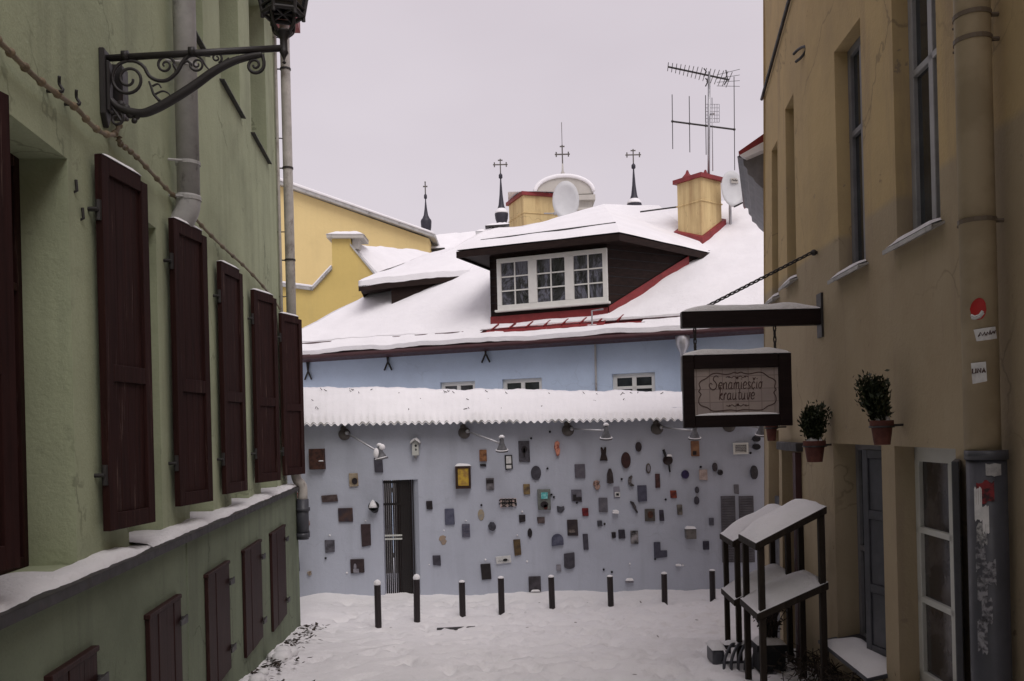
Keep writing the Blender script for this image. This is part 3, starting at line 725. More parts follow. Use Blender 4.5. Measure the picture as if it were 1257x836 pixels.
# stickers on the ochre downpipe
def PP(x, y, rr):
    xc = 628.5 + F * P0.x / P0.y + .0244 * (y - 530); q = math.asin(max(-.98, min(.98, (x - xc) * P0.y / F / .092)))
    z = CAMZ + ray(xc, y)[1] * (P0.y - .09); return V((P0.x + rr * math.sin(q), P0.y - rr * math.cos(q), z))
XO = 628.5 + F * P0.x / P0.y + .0244 * (410 - 530) - 1201
def psheet(px, mat, label, nx=10):
    """px = outline; laid on the pipe as a fan of thin strips that follow its curve"""
    xs = [p[0] for p in px]; x0, x1 = min(xs), max(xs); m = MB(); cols = []
    for i in range(nx + 1):
        x = x0 + (x1 - x0) * (i + .001 if i == 0 else i - .001 if i == nx else i) / nx; ys = []
        for k in range(len(px)):
            (ax_, ay), (bx, by) = px[k], px[(k + 1) % len(px)]
            if (ax_ - x) * (bx - x) < 0: ys.append(ay + (by - ay) * (x - ax_) / (bx - ax_))
        if len(ys) >= 2: cols.append((x + XO, min(ys), max(ys)))
    vs = []
    for x, a, b in cols: vs += [PP(x, a, .0945), PP(x, b, .0945)]
    m.add(vs, [(2 * k, 2 * k + 2, 2 * k + 3, 2 * k + 1) for k in range(len(cols) - 1)])
    return tag(m.build('sticker', mat, loc=vs[0]), label, 'sticker', None)
ell = lambda cx, cy, a, b, n=24: [(cx + a * math.cos(2 * math.pi * (i + .3) / n), cy + b * math.sin(2 * math.pi * (i + .3) / n)) for i in range(n)]
def strokes3(lines, rad, name, parent, mat):
    m = MB()
    for l in lines: m.tube([PP(x + XO, y, .0955) for x, y in l], rad, 5)
    return m.build(name, mat, parent)
st = psheet(ell(1190.5, 379, 7.5, 13.5), M['redsign'], 'round red sticker with a pale crescent, highest on the ochre downpipe', 14)
strokes3([[(1184, 386), (1187, 388.5), (1191, 387), (1194, 382)], [(1184.5, 389), (1187, 390.5), (1191, 389), (1194.5, 384)]], .008, 'crescent', st, M['paper'])
st = psheet([(1186, 404), (1211, 401), (1212, 416), (1186.5, 419)], M['paper'], 'wide white sticker with slanted dark handwriting on the ochre downpipe')
strokes3([[(1190, 413), (1192, 408), (1194, 412), (1196, 408), (1197, 412)], [(1198, 412), (1199, 408), (1201, 411), (1202, 406), (1203, 411)], [(1203, 411), (1206, 407), (1207, 410), (1209, 406)], [(1190, 412), (1208, 408)]], .0035, 'writing', st, M['ink'])
st = psheet([(1184.5, 445), (1198, 444), (1199, 468), (1185, 471)], M['paper'], 'narrow white sticker with block capitals, lowest on the ochre downpipe')
strokes3([[(1185.8, 452), (1185.8, 457.5), (1188.3, 457.5), (1188.3, 452)], [(1189.8, 457.5), (1189.8, 452), (1192.6, 457.5), (1192.6, 452)], [(1194, 457.5), (1195.5, 452), (1197, 457.5)], [(1194.6, 455.5), (1196.6, 455.5)]], .004, 'lettering', st, M['ink'])

# ---------------------------------------------------------------- wall pots
def leafball(m, c, rx, rz, n, size, up=.5):
    for i in range(n):
        a = R.uniform(0, 6.283); h = R.random(); rr = rx * (.25 + .75 * math.sin(math.pi * min(1, .25 + h * .65))) * R.random() ** .5
        p = V(c) + V((rr * math.cos(a), rr * math.sin(a), rz * h + .05 * R.uniform(-1, 1)))
        t = V((math.cos(a) * .6, math.sin(a) * .6, up + R.uniform(-.4, .6))).normalized(); w = t.cross(V((R.uniform(-1, 1), R.uniform(-1, 1), R.uniform(-1, 1)))).normalized(); k = size * R.uniform(.6, 1.3)
        m.quad(p, p + t * k * .5 + w * k * .28, p + t * k, p + t * k * .5 - w * k * .28)
for (x, y0, y1, w, ph, tilt, lab) in ((1084, 516, 546, 27, 48, .05, 'terracotta pot with a spreading box bush, nearest on the ochre wall'), (1001, 541, 567, 26, 40, 0, 'terracotta pot with upright dark bush above the snowy shelf stands'), (952, 520, 541, 14, 16, 0, 'small terracotta pot half hidden behind the hanging shop sign')):
    s, zt = Rp(x, y0, .14); zb = Rp(x, y1, .14)[1]; p = Rw(s, 0, .15); wr = w * p.y / F / 2
    po = thing('wall_pot', lab, 'plant pot', p + V((0, 0, zb)), 'terracotta pots on the ochre wall')
    m = MB(); h = zt - zb; m.lathe(p + V((0, 0, zb)), [(wr * .70, 0), (wr * .92, h * .74), (wr * 1.03, h * .75), (wr * 1.05, h), (wr * .93, h), (wr * .9, h * .86)], 18); m.build('pot', M['terracotta'], po, smooth=False, bevel=.004, seg=2)
    m = MB(); c = p + V((0, 0, zb + h * .9)); snow_heap(m, [c + V((-wr * .75, -wr * .6, 0)), c + V((wr * .75, -wr * .6, 0)), c + V((wr * .75, wr * .6, 0)), c + V((-wr * .75, wr * .6, 0))], .05, s); m.build('snow', M['snow_dim'], po, smooth=True)
    m = MB(); m.tube([p + V((.16, 0, zb + h * .8)), p + V((0, 0, zb + h * .78))], .01, 6); m.tube([p + V((wr * 1.06 * math.cos(q), wr * 1.06 * math.sin(q), zb + h * .74)) for q in [i * .3 for i in range(22)]], .007, 5); m.build('bracket', M['iron'], po)
    m = MB(); H = ph * p.y / F; c = p + V((0, 0, zt - .02))
    for i in range(40):
        a = R.uniform(0, 6.28); k = R.uniform(.2, 1); tip = c + V((wr * 1.3 * k * math.cos(a) - tilt, wr * 1.3 * k * math.sin(a), H * R.uniform(.55, 1.15))); ln = smoothpts([c + V((0, 0, -.03)), c.lerp(tip, .5) + V(((tip.x - c.x) * .18, (tip.y - c.y) * .18, -.01)), tip], 5)
        m.tube(ln, .004, 4)
        for q in range(52):
            b = ln[min(len(ln) - 1, 2 + int(R.random() ** .8 * (len(ln) - 2)))] + V((R.gauss(0, .02), R.gauss(0, .02), R.gauss(0, .02))); t = V((R.uniform(-.7, .7), R.uniform(-.7, .7), R.uniform(.1, 1.2))).normalized(); w_ = t.orthogonal().normalized(); k2 = R.uniform(.022, .05)
            m.quad(b, b + t * k2 * .5 + w_ * k2 * .3, b + t * k2, b + t * k2 * .5 - w_ * k2 * .3)
    m.build('bush', M['leaf'], po)

# ---------------------------------------------------------------- shelf stands
def stand(lab, dy, dz, name='shelf_stand', dx=0):
    o = V((dx, dy, dz))
    root = thing(name, lab, 'shelf stand', V((2.3, 7.9, gz(7.9))) + o, 'snow covered shelf stands by the ochre wall')
    B_, A_ = V((2.05, 7.62, 2.0)), V((2.08, 8.32, 2.0)); C_, D_ = V((2.66, 7.62, 2.30)), V((2.68, 8.32, 2.30))
    def shelf(z, nm, tilt):
        pts = [p + o + V((0, 0, z)) for p in (B_, C_, D_, A_)]
        if tilt < 1:
            for p in pts[1:3]: p.z -= .30 * (1 - tilt)
        m = MB(); m.prism([p for p in pts], (0, 0, -.035)); m.prism([pts[0] + V((0, -.004, -.06)), pts[1] + V((0, -.004, -.06)), pts[1] + V((0, -.004, -.002)), pts[0] + V((0, -.004, -.002))], (0, .035, 0))
        m.prism([pts[0] + V((-.004, 0, -.06)), pts[3] + V((-.004, 0, -.06)), pts[3] + V((-.004, 0, -.002)), pts[0] + V((-.004, 0, -.002))], (.035, 0, 0))
        f = m.build(nm, M['standwood'], root, bevel=.004)
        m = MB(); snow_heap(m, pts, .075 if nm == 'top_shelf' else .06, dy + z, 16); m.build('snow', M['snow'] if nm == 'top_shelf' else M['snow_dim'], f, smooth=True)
    shelf(0, 'top_shelf', 1); shelf(-.60, 'shelf', .85)
    for (p, zt) in ((V((2.10, 7.66, 0)), 1.98), (V((2.13, 8.28, 0)), 1.98), (V((2.62, 7.66, 0)), 2.24), (V((2.64, 8.28, 0)), 2.24)):
        m = MB(); q = p + o; m.box((q.x, q.y, (zt + dz + gz(q.y) - .08) / 2), (.052, .052, zt + dz - gz(q.y) + .08)); m.build('post', M['standwood'], root, bevel=.004)
stand('dark two-tier shelf stand under thick snow, the nearer and larger of two', 0, 0)
stand('dark two-tier shelf stand under snow, the one farther back towards the art wall', 1.5, -.17, dx=.17)

# bent-tine rack in the snow
p = at(893, 800, 9.0); p.z = gz(p.y)
rk = thing('tine_rack', 'small grey rack of curved tines crusted with snow beside the shelf stands', 'rack', p)
m = MB(); m.prism([p + V(q) for q in ((-.14, .02, -.02), (-.02, .02, -.02), (-.02, .34, -.02), (-.14, .34, -.02))], (0, 0, .17)); m.build('end_block', M['bluegrey'], rk, bevel=.03, seg=2)
m = MB(); m.tube([p + V((-.08, .20, .15)), p + V((.34, .16, .17))], .022, 8); m.tube([p + V((-.06, .0, .03)), p + V((.34, .02, .03))], .014, 7); m.build('rail', M['bluegrey'], rk, smooth=True)
for i in range(5):
    x = .0 + i * .07; m = MB(); m.tube(smoothpts([p + V((x + .14, .18, .17)), p + V((x + .07, .10, .185)), p + V((x + .0, .0, .14)), p + V((x - .05, -.08, .07)), p + V((x - .065, -.11, -.02))], 5), [.016] * 21, 7); m.build('tine', M['bluegrey'], rk, smooth=True)
m = MB(); snow_heap(m, [p + V((-.15, .01, .15)), p + V((.0, .01, .15)), p + V((.0, .35, .15)), p + V((-.15, .35, .15))], .05, 5); snow_heap(m, [p + V((.0, .12, .175)), p + V((.34, .10, .175)), p + V((.34, .26, .17)), p + V((.0, .28, .17))], .03, 6); m.build('snow', M['snow_dim'], rk, smooth=True)
# planter with a dry shrub under the stands
p = at(944, 800, 8.75); p.z = gz(p.y)
pl = thing('planter', 'dark square planter with a dry twiggy shrub under the shelf stands', 'planter', p)
m = MB(); m.prism([p + V(q) for q in ((-.13, -.11, 0), (.13, -.11, 0), (.13, .11, 0), (-.13, .11, 0))], (0, 0, .24)); m.prism([p + V(q) for q in ((-.15, -.13, .2), (.15, -.13, .2), (.15, .13, .2), (-.15, .13, .2))], (0, 0, .06)); m.build('box', M['black'], pl, bevel=.006)
m = MB()
for i in range(46):
    a = R.uniform(0, 6.28); k = R.uniform(.05, .26); tp = p + V((k * math.cos(a), k * math.sin(a), .3 + R.uniform(.15, .42))); b = p + V((R.uniform(-.06, .06), R.uniform(-.06, .06), .24)); ln = smoothpts([b, b.lerp(tp, .5) + V((0, 0, .05)), tp], 4); m.tube(ln, .0045, 4)
    for q in range(9):
        c = ln[R.randrange(2, len(ln))]; t = V((R.uniform(-1, 1), R.uniform(-1, 1), R.uniform(-1, .8))).normalized(); w_ = t.orthogonal().normalized(); m.quad(c, c + t * .025 + w_ * .01, c + t * .05, c + t * .025 - w_ * .01)
m.build('twigs', M['debris'], pl)
m = MB(); snow_heap(m, [p + V((-.14, -.12, .26)), p + V((.14, -.12, .26)), p + V((.14, .12, .26)), p + V((-.14, .12, .26))], .05, 8); m.build('snow', M['snow_dim'], pl, smooth=True)
# dead stems & leaves along the right wall foot
m = MB()
for i in range(620):
    s = R.uniform(6.2, 9.4); d = abs(R.gauss(0, .22)) + .02; p = Rw(s, gz(s) + .03 + R.uniform(0, .08), d); a = R.uniform(0, 6.3); r = R.uniform(.015, .055)
    e = V((math.cos(a), math.sin(a), R.uniform(-.4, .8))) * r; g = V((-math.sin(a), math.cos(a), R.uniform(-.3, .3))) * r * .45; m.quad(p - e, p - g, p + e, p + g)
for i in range(90):
    s = R.uniform(6.4, 8.6); d = abs(R.gauss(0, .16)) + .03; p = Rw(s, gz(s), d); m.tube(smoothpts([p, p + V((R.uniform(-.08, .08), R.uniform(-.08, .08), .15)), p + V((R.uniform(-.2, .2), R.uniform(-.2, .2), R.uniform(.12, .3)))], 3), .004, 4)
o = m.build('dead_undergrowth', M['debris']); o['kind'] = 'stuff'; o['label'] = 'dead stems and leaves along the foot of the ochre wall'

# ---------------------------------------------------------------- sign bracket and hanging sign
sS = Rp(1008, 388)[0]; yS = Rw(sS, 4, 0).y
def SG(x, y, off=0): return onplane(x, y, (0, yS, 0), (0, 1, 0)) + V((0, off, 0))
br = thing('sign_bracket', 'snow topped dark timber arm with stay chain jutting from the ochre wall', 'sign bracket', Rw(sS, SG(1008, 388).z - .15, 0))
m = MB(); a = SG(836, 391); b = SG(1009, 388); z = (a.z + b.z) / 2; m.prism([V((a.x, yS - .05, z - .085)), V((b.x + .06, yS - .05, z - .085)), V((b.x + .06, yS - .05, z + .06)), V((a.x, yS - .05, z + .06))], (0, .10, 0))
bm_ = m.build('beam', M['signwood'], br, bevel=.006)
m = MB(); snow_heap(m, [V((a.x, yS - .052, z + .06)), V((b.x, yS - .052, z + .06)), V((b.x, yS + .052, z + .06)), V((a.x, yS + .052, z + .06))], .055, 2, 26); m.build('snow', M['snow_dim'], bm_, smooth=True)
m = MB(); q = SG(1009, 388); m.prism([Rw(sS - .07, z - .2, 0), Rw(sS + .07, z - .2, 0), Rw(sS + .07, z + .2, 0), Rw(sS - .07, z + .2, 0)], Rn(8) * .02); m.build('wall_plate', M['iron'], br)
def chain(m, a, b, r=.006, L=.035):
    a, b = V(a), V(b); d = b - a; n = max(2, int(d.length / L)); t = d.normalized(); u = t.orthogonal().normalized(); w = t.cross(u)
    for i in range(n):
        c = a + d * ((i + .5) / n); e = u if i % 2 else w; l = d.length / n * .66
        m.tube([c + t * l * math.cos(q) + e * L * .26 * math.sin(q) for q in [k * math.pi / 4 for k in range(9)]], r, 5)
e = Rp(1003, 310); m = MB(); chain(m, SG(866, 377), Rw(e[0], e[1], .05), .0075, .05); m.build('stay_chain', M['iron'], br)
m = MB(); m.ball(Rw(e[0], e[1], .03), .03, 8, 6); m.tube([Rw(e[0], e[1], -.02), Rw(e[0], e[1], .06)], .015, 6); m.build('wall_eye', M['iron'], br)
hs = thing('hanging_sign', 'framed shop sign with curly dark lettering hanging on two chains under the timber arm', 'shop sign', SG(904, 525))
x0, x1 = SG(838, 480).x, SG(971, 480).x; z0 = SG(905, 524).z; z1 = SG(905, 435).z; th = .07; y0 = yS - .035
ix0, ix1 = SG(852, 480).x, SG(955.5, 480).x; iz0 = SG(904, 509.5).z; iz1 = SG(904, 452).z
m = MB()
def fb(a, b, c, d, y=0): m.prism([V((a, y0 + y, c)), V((b, y0 + y, c)), V((b, y0 + y, d)), V((a, y0 + y, d))], (0, th - 2 * y, 0))
fb(x0, ix0, z0, z1); fb(ix1, x1, z0, z1); fb(ix0, ix1, z0, iz0, .001); fb(ix0, ix1, iz1, z1, .001)
fr_ = m.build('frame', M['signwood'], hs, bevel=.006)
m = MB(); snow_heap(m, [V((x0, y0 - .002, z1)), V((x1, y0 - .002, z1)), V((x1, y0 + th, z1)), V((x0, y0 + th, z1))], .045, 9, 26); m.build('snow', M['snow_dim'], fr_, smooth=True)
m = MB(); snow_heap(m, [V((ix0, y0 + .002, iz0)), V((ix1, y0 + .002, iz0)), V((ix1, y0 + .028, iz0)), V((ix0, y0 + .028, iz0))], .02, 4, 20); m.build('snow', M['snow'], fr_, smooth=True)
def sign_mat():
    t = NT('sign_face'); b = t.n('ShaderNodeTexBrick'); b.offset = 0; b.inputs['Scale'].default_value = 1; b.inputs['Mortar Size'].default_value = .004; b.inputs['Brick Width'].default_value = .118; b.inputs['Row Height'].default_value = .118
    b.inputs['Color1'].default_value = (.36, .30, .27, 1); b.inputs['Color2'].default_value = (.31, .26, .245, 1); b.inputs['Mortar'].default_value = (.22, .17, .16, 1); b.inputs['Bias'].default_value = 0
    mp = t.n('ShaderNodeMapping'); mp.inputs['Rotation'].default_value = (math.radians(-90), 0, 0); t.l(t.co.outputs['Object'], mp.inputs['Vector']); t.l(mp.outputs[0], b.inputs['Vector'])
    col = t.mix(t.ramp(t.noise(9, 5), [(.4, 0.0), (.8, .5)]), b.outputs['Color'], (.24, .19, .17, 1)); return t.done(col, .45, None, 0, .4)
m = MB(); m.prism([V((ix0, y0 + .03, iz0)), V((ix1, y0 + .03, iz0)), V((ix1, y0 + .03, iz1)), V((ix0, y0 + .03, iz1))], (0, .01, 0)); pn = m.build('panel', sign_mat(), hs)
for x in (853.5, 951.5):
    m = MB(); a = SG(x, 433); b = SG(x, 403); chain(m, V((a.x, yS, z1 - .0)), V((a.x, yS, z - .08)), .007, .045); m.tube([V((a.x, yS, z - .09)), V((a.x, yS, z - .03))], .01, 6); m.build('chain', M['iron'], hs)
# lettering: strokes in a unit where x-height = 1
GL = {'S': ([[(1.15, 1.75), (.8, 2.0), (.35, 1.85), (.25, 1.4), (.65, 1.05), (.95, .6), (.75, .1), (.3, -.05), (-.15, .15), (-.45, .6), (-.2, .95), (.1, .7)]], 1.3),
 'e': ([[(.05, .5), (.6, .6), (.5, .95), (.25, 1), (.02, .65), (.05, .2), (.3, 0), (.65, .2)]], .85), 'n': ([[(.02, .95), (.08, .0)], [(.08, .6), (.35, 1), (.58, .8), (.6, .1), (.78, .05)]], .98),
 'a': ([[(.58, .85), (.3, 1), (.04, .65), (.06, .15), (.3, 0), (.58, .35)], [(.6, 1), (.6, .12), (.8, .05)]], .98), 'm': ([[(.02, .95), (.08, 0)], [(.08, .6), (.3, 1), (.48, .8), (.5, 0)], [(.5, .6), (.72, 1), (.92, .8), (.94, .1), (1.1, .05)]], 1.28),
 'i': ([[(.1, 1), (.12, .12), (.28, .03)], [(.1, 1.38), (.13, 1.5)]], .46), 's': ([[(.52, .85), (.28, 1), (.06, .8), (.3, .5), (.52, .25), (.3, 0), (.0, .15)]], .76),
 'č': ([[(.58, .8), (.3, 1), (.03, .6), (.08, .15), (.32, 0), (.6, .2)], [(.1, 1.65), (.32, 1.32), (.55, 1.65)]], .8), 'o': ([[(.3, 1), (.05, .7), (.05, .25), (.3, 0), (.56, .3), (.55, .75), (.3, 1), (.5, .9), (.75, .95)]], .82),
 'k': ([[(-.05, 1.7), (.15, 1.95), (.16, 1.2), (.12, 0)], [(.12, .45), (.4, .95), (.58, .85), (.2, .5), (.55, .05), (.75, .1)]], .92), 'r': ([[(.02, .95), (.08, 0)], [(.08, .55), (.3, 1), (.5, .9)]], .66),
 'u': ([[(.03, 1), (.06, .2), (.3, 0), (.55, .3)], [(.58, 1), (.58, .12), (.78, .05)]], .98), 't': ([[(.25, 1.55), (.2, .3), (.35, .02), (.55, .15)], [(.0, 1.0), (.52, 1.02)]], .68),
 'v': ([[(.02, 1), (.2, .1), (.32, .05), (.55, .7), (.52, 1), (.7, .95)]], .82), 'ė': ([[(.05, .5), (.6, .6), (.5, .95), (.25, 1), (.02, .65), (.05, .2), (.3, 0), (.65, .2)], [(.3, 1.4), (.33, 1.52)]], .85)}
def write(m, word, xl, xr, zb, yy, rad, asp=1.0):
    tot = sum(GL[c][1] for c in word); k = (xr - xl) / tot; x = 0
    for c in word:
        for l in GL[c][0]:
            pts = smoothpts([V((xl + (x + p[0] + .12 * p[1]) * k, yy, zb + p[1] * k * asp)) for p in l], 4)
            n = len(pts); m.tube(pts, [rad * (.75 + .5 * abs(math.sin(3.1 * i / n))) for i in range(n)], 5)
        x += GL[c][1]
yt = y0 + .028; m = MB()
write(m, 'Senamiesčio', SG(873, 475).x, SG(936, 475).x, SG(905, 477.3).z, yt, .0038, 1.25)
write(m, 'krautuvė', SG(882, 490).x, SG(927, 490).x, SG(905, 490.4).z, yt, .0038, 1.25)
m.build('lettering', M['ink'], pn)
m = MB(); X = lambda x, y: SG(x, y)
half = [(905, 458.5), (901, 457), (897, 458.5), (890, 459.3), (880, 457.6), (873, 458.8), (867, 463.5), (861, 466.3), (858, 470), (859.5, 476), (857.5, 479.5), (860.5, 483), (858, 487.5), (858, 494), (862, 497.5), (868, 499.5), (874, 503.5), (882, 504), (895, 503), (901, 503.5), (905, 504.3)]
for sgn in (1, -1):
    pts = smoothpts([V((X(905 + sgn * (x - 905), y).x, yt, SG(905, y).z)) for x, y in half], 4); m.tube(pts, .0042, 5)
for yy, sg in ((463, 1), (497.5, -1)):
    for sgn in (1, -1):
        pts = smoothpts([V((SG(905 + sgn * a, 480).x, yt, SG(905, yy + b).z)) for a, b in ((1.5, 0), (4, -1.2 * sg), (7, .8 * sg), (10, -1 * sg), (14, 0))], 4); m.tube(pts, .003, 4)
        m.ball(V((SG(905 + sgn * 10, 480).x, yt, SG(905, yy).z)), .006, 6, 4)
    m.ball(V((SG(905, 480).x, yt, SG(905, yy + .8 * sg).z)), .012, 8, 5)
m.build('ornament_border', M['ink'], pn)
# ================================================================ GARDEN WALL WITH THE ART
GY = 15.4
def GW(x, z, d=0): return V((x, GY - d, z))           # d = out towards the alley
def GP(x, y, d=0):
    p = at(x, y, GY - d); return p.x, p.z
gw = thing('art_wall', 'long grey blue plastered garden wall under a snowy corrugated coping, hung with small artworks', 'wall', (0, GY, .15))
dx0, dx1 = GP(471, 660)[0], GP(515, 660)[0]; dzt = GP(490, 589)[1]; dzb = .1
gzt = 3.35
mb = MB(); wall_grid(mb, lambda s, t, d: V((s, GY - d, t)), -9, 4.62, -.5, gzt, [(dx0, dx1, dzb, dzt, .001)], .5)
xi = at(506, 660, GY + .16).x
mb.quad(V((dx1, GY, dzb)), V((dx1, GY, dzt)), V((xi, GY + .16, dzt)), V((xi, GY + .16, dzb)))
mb.quad(V((dx0, GY, dzb)), V((dx0, GY, dzt)), V((dx0, GY + .16, dzt)), V((dx0, GY + .16, dzb)))
mb.quad(V((dx0, GY, dzt)), V((dx1, GY, dzt)), V((xi, GY + .16, dzt)), V((dx0, GY + .16, dzt)))
mb.quad(V((-9, GY + .16, -.5)), V((dx0, GY + .16, -.5)), V((dx0, GY + .16, gzt)), V((-9, GY + .16, gzt))); mb.quad(V((xi, GY + .16, -.5)), V((4.62, GY + .16, -.5)), V((4.62, GY + .16, gzt)), V((xi, GY + .16, gzt)))
mb.quad(V((dx0, GY + .16, dzt)), V((xi, GY + .16, dzt)), V((xi, GY + .16, gzt)), V((dx0, GY + .16, gzt)))
mb.quad(V((-9, GY, gzt)), V((4.62, GY, gzt)), V((4.62, GY + .16, gzt)), V((-9, GY + .16, gzt))); mb.quad(V((4.62, GY, -.5)), V((4.62, GY + .16, -.5)), V((4.62, GY + .16, gzt)), V((4.62, GY, gzt)))
mb.build('wall', M['garden'], gw, recalc=False)
# iron gate
m = MB(); x1g = at(505, 660, GY + .1).x
n = 13
for i in range(n):
    x = dx0 + .03 + (x1g - dx0 - .05) * i / (n - 1)
    m.box((x, GY + .09, (dzb + dzt) / 2), (.023 if i < 8 else .034, .022, dzt - dzb - .02))
for z in (dzb + .06, dzt - .04, dzt - .42): m.box(((dx0 + x1g) / 2, GY + .09, z), (x1g - dx0, .035, .04))
for i in range(4): m.box((dx0 + .42 + .03 * i, GY + .085, (dzb + dzt) / 2), (.018, .03, dzt - dzb))
gt = m.build('gate', M['grille'], gw)
m = MB(); zc = GP(480, 660)[1]
for dz in (.03, -.03): m.box(((dx0 + dx0 + .3) / 2 + .01, GY + .065, zc + dz), (.30, .03, .028))
m.build('lock_rail', M['offwhite'], gt)
m = MB(); m.box((xi - .13, GY + .125, (dzb + dzt) / 2), (.25, .03, dzt - dzb - .02)); m.build('side_sheet', M['basement'], gt)
m = MB(); 
m = MB(); m.prism([V((dx0, GY - .02, dzb - .1)), V((dx1, GY - .02, dzb - .1)), V((dx1, GY + .3, dzb - .1)), V((dx0, GY + .3, dzb - .1))], (0, 0, .15)); m.build('threshold', M['stone'], gw)
m = MB(); sx = at(488, 660, 17.8).x  # pale boards added to whiten the gaps between the gate bars
for i in range(9): m.box((sx - .72 + .18 * i, 17.8, 1.25), (.150, .03, 2.0))
for z in (.6, 1.9): m.box((sx, 17.84, z), (1.6, .04, .09))
tag(m.build('pale_backing', M['zinc_pale'], loc=(sx, 17.8, 0)), 'added pale boards behind the iron gate, standing in for snow between its bars', 'backing')
# corrugated coping and its snow
EL, ER = at(340, 521.5, 15.1), at(850, 514.5, 15.1); TL, TR = at(340, 480, 16.2), at(850, 487, 16.2)
k = 3.9 / (ER.x - EL.x); dE = (ER - EL); dT = (TR - TL)
def cop(s, t):  # s = x coordinate param along, t 0..1 up
    e = EL + dE * s; r = TL + dT * s; return e.lerp(r, t)
s0, s1 = -.75, 1.16; per = .118; L_ = dE.length
m = MB(); nx = 760; vs = []; fs = []
for i in range(nx + 1):
    s = s0 + (s1 - s0) * i / nx
    for j, t in enumerate((0, .12, .5, 1)):
        w = .022 * math.sin(2 * math.pi * s * L_ / per); vs.append(cop(s, t) + V((0, 0, w)))
for i in range(nx):
    for j in range(3): fs.append((i * 4 + j, i * 4 + j + 1, i * 4 + j + 5, i * 4 + j + 4))
m.add(vs, fs); cp = m.build('corrugated_coping', M['zinc'], gw, smooth=True, recalc=False)
so = cp.modifiers.new('thick', 'SOLIDIFY'); so.thickness = .008; so.offset = -1
m = MB(); vs = []; fs = []; K = 12
for i in range(nx + 1):
    s = s0 + (s1 - s0) * i / nx; x = s * L_
    for j in range(K + 1):
        t = -.012 + .05 * max(0, noise.noise(V((x * 1.7, 9, 1))) - .12) * (1 - j / K) + 1.012 * j / K; tt = max(t, 0); w = math.sin(2 * math.pi * s * L_ / per)
        prof = .010 + .080 * (1 + .45 * noise.noise(V((x * .9, 2, 4))) + .3 * noise.noise(V((x * 3.1, 6, 4)))) * min(1, (tt / .10)) ** .6
        soft = .022 * w * (1 - .90 * min(1, tt / .14))
        bump = .018 * noise.noise(V((x * 1.3, t * 3, 1))) + .010 * noise.noise(V((x * 5, t * 5, 2)))
        edge = .045 * noise.noise(V((x * 2.2, 0, 7))) + .022 * noise.noise(V((x * 11, 0, 8)))
        p = cop(s, t); p = p + V((0, -edge * (j == 0) * 1.0, soft + (prof + bump if j else -.006)))
        if j == K: p.z += .0 + .02 * noise.noise(V((x * 3, 5, 3)))
        vs.append(p)
    p = cop(s, 1.0) + V((0, .06, -.02)); vs.append(p)
n = K + 2
for i in range(nx):
    for j in range(n - 1): fs.append((i * n + j, i * n + j + 1, (i + 1) * n + j + 1, (i + 1) * n + j))
m.add(vs, fs); m.build('snow', M['snow'], cp, smooth=True)
m = MB()
for x, z in ((675, 530), (505, 700), (400, 685), (680, 610), (763, 588), (708, 617), (817, 613), (741, 699), (751, 702), (677, 607), (672, 575), (591, 620), (652, 538), (804, 686), (742, 643), (860, 573), (921, 556)):
    X, Z = GP(x, z); m.lathe((X, GY, Z), [(.016, -.01), (.02, .02), (.01, .035)], 8, basis(V((1, 0, 0)), V((0, 0, 1)), V((0, -1, 0))))
m.build('stud', M['black'], gw)
m = MB()
for x, z in ((405, 657), (449, 639), (545, 651), (572, 639), (596, 687), (647, 689), (635, 657), (641, 628), (426, 703), (527, 693), (838, 694), (773, 692)):
    X, Z = GP(x, z); m.ball((X, GY - .01, Z), R.uniform(.012, .02), 7, 5, (1, .6, 1))
m.build('snow_dab', M['snow'], gw, smooth=True)

m = MB()   # twigs and grit caught in the coping snow
for i in range(46):
    s = R.uniform(-.1, .95); p = cop(s, R.choice((.92, .85, .9, .6, .3)) + R.uniform(-.05, .05)) + V((0, 0, .085)); a = R.uniform(0, 6.3); l = R.uniform(.02, .07)
    m.tube([p, p + V((l * math.cos(a), l * .6 * math.sin(a), .01 + .03 * R.random()))], .006, 4)
m.build('twig_litter', M['debris'], cp)['kind'] = 'stuff'

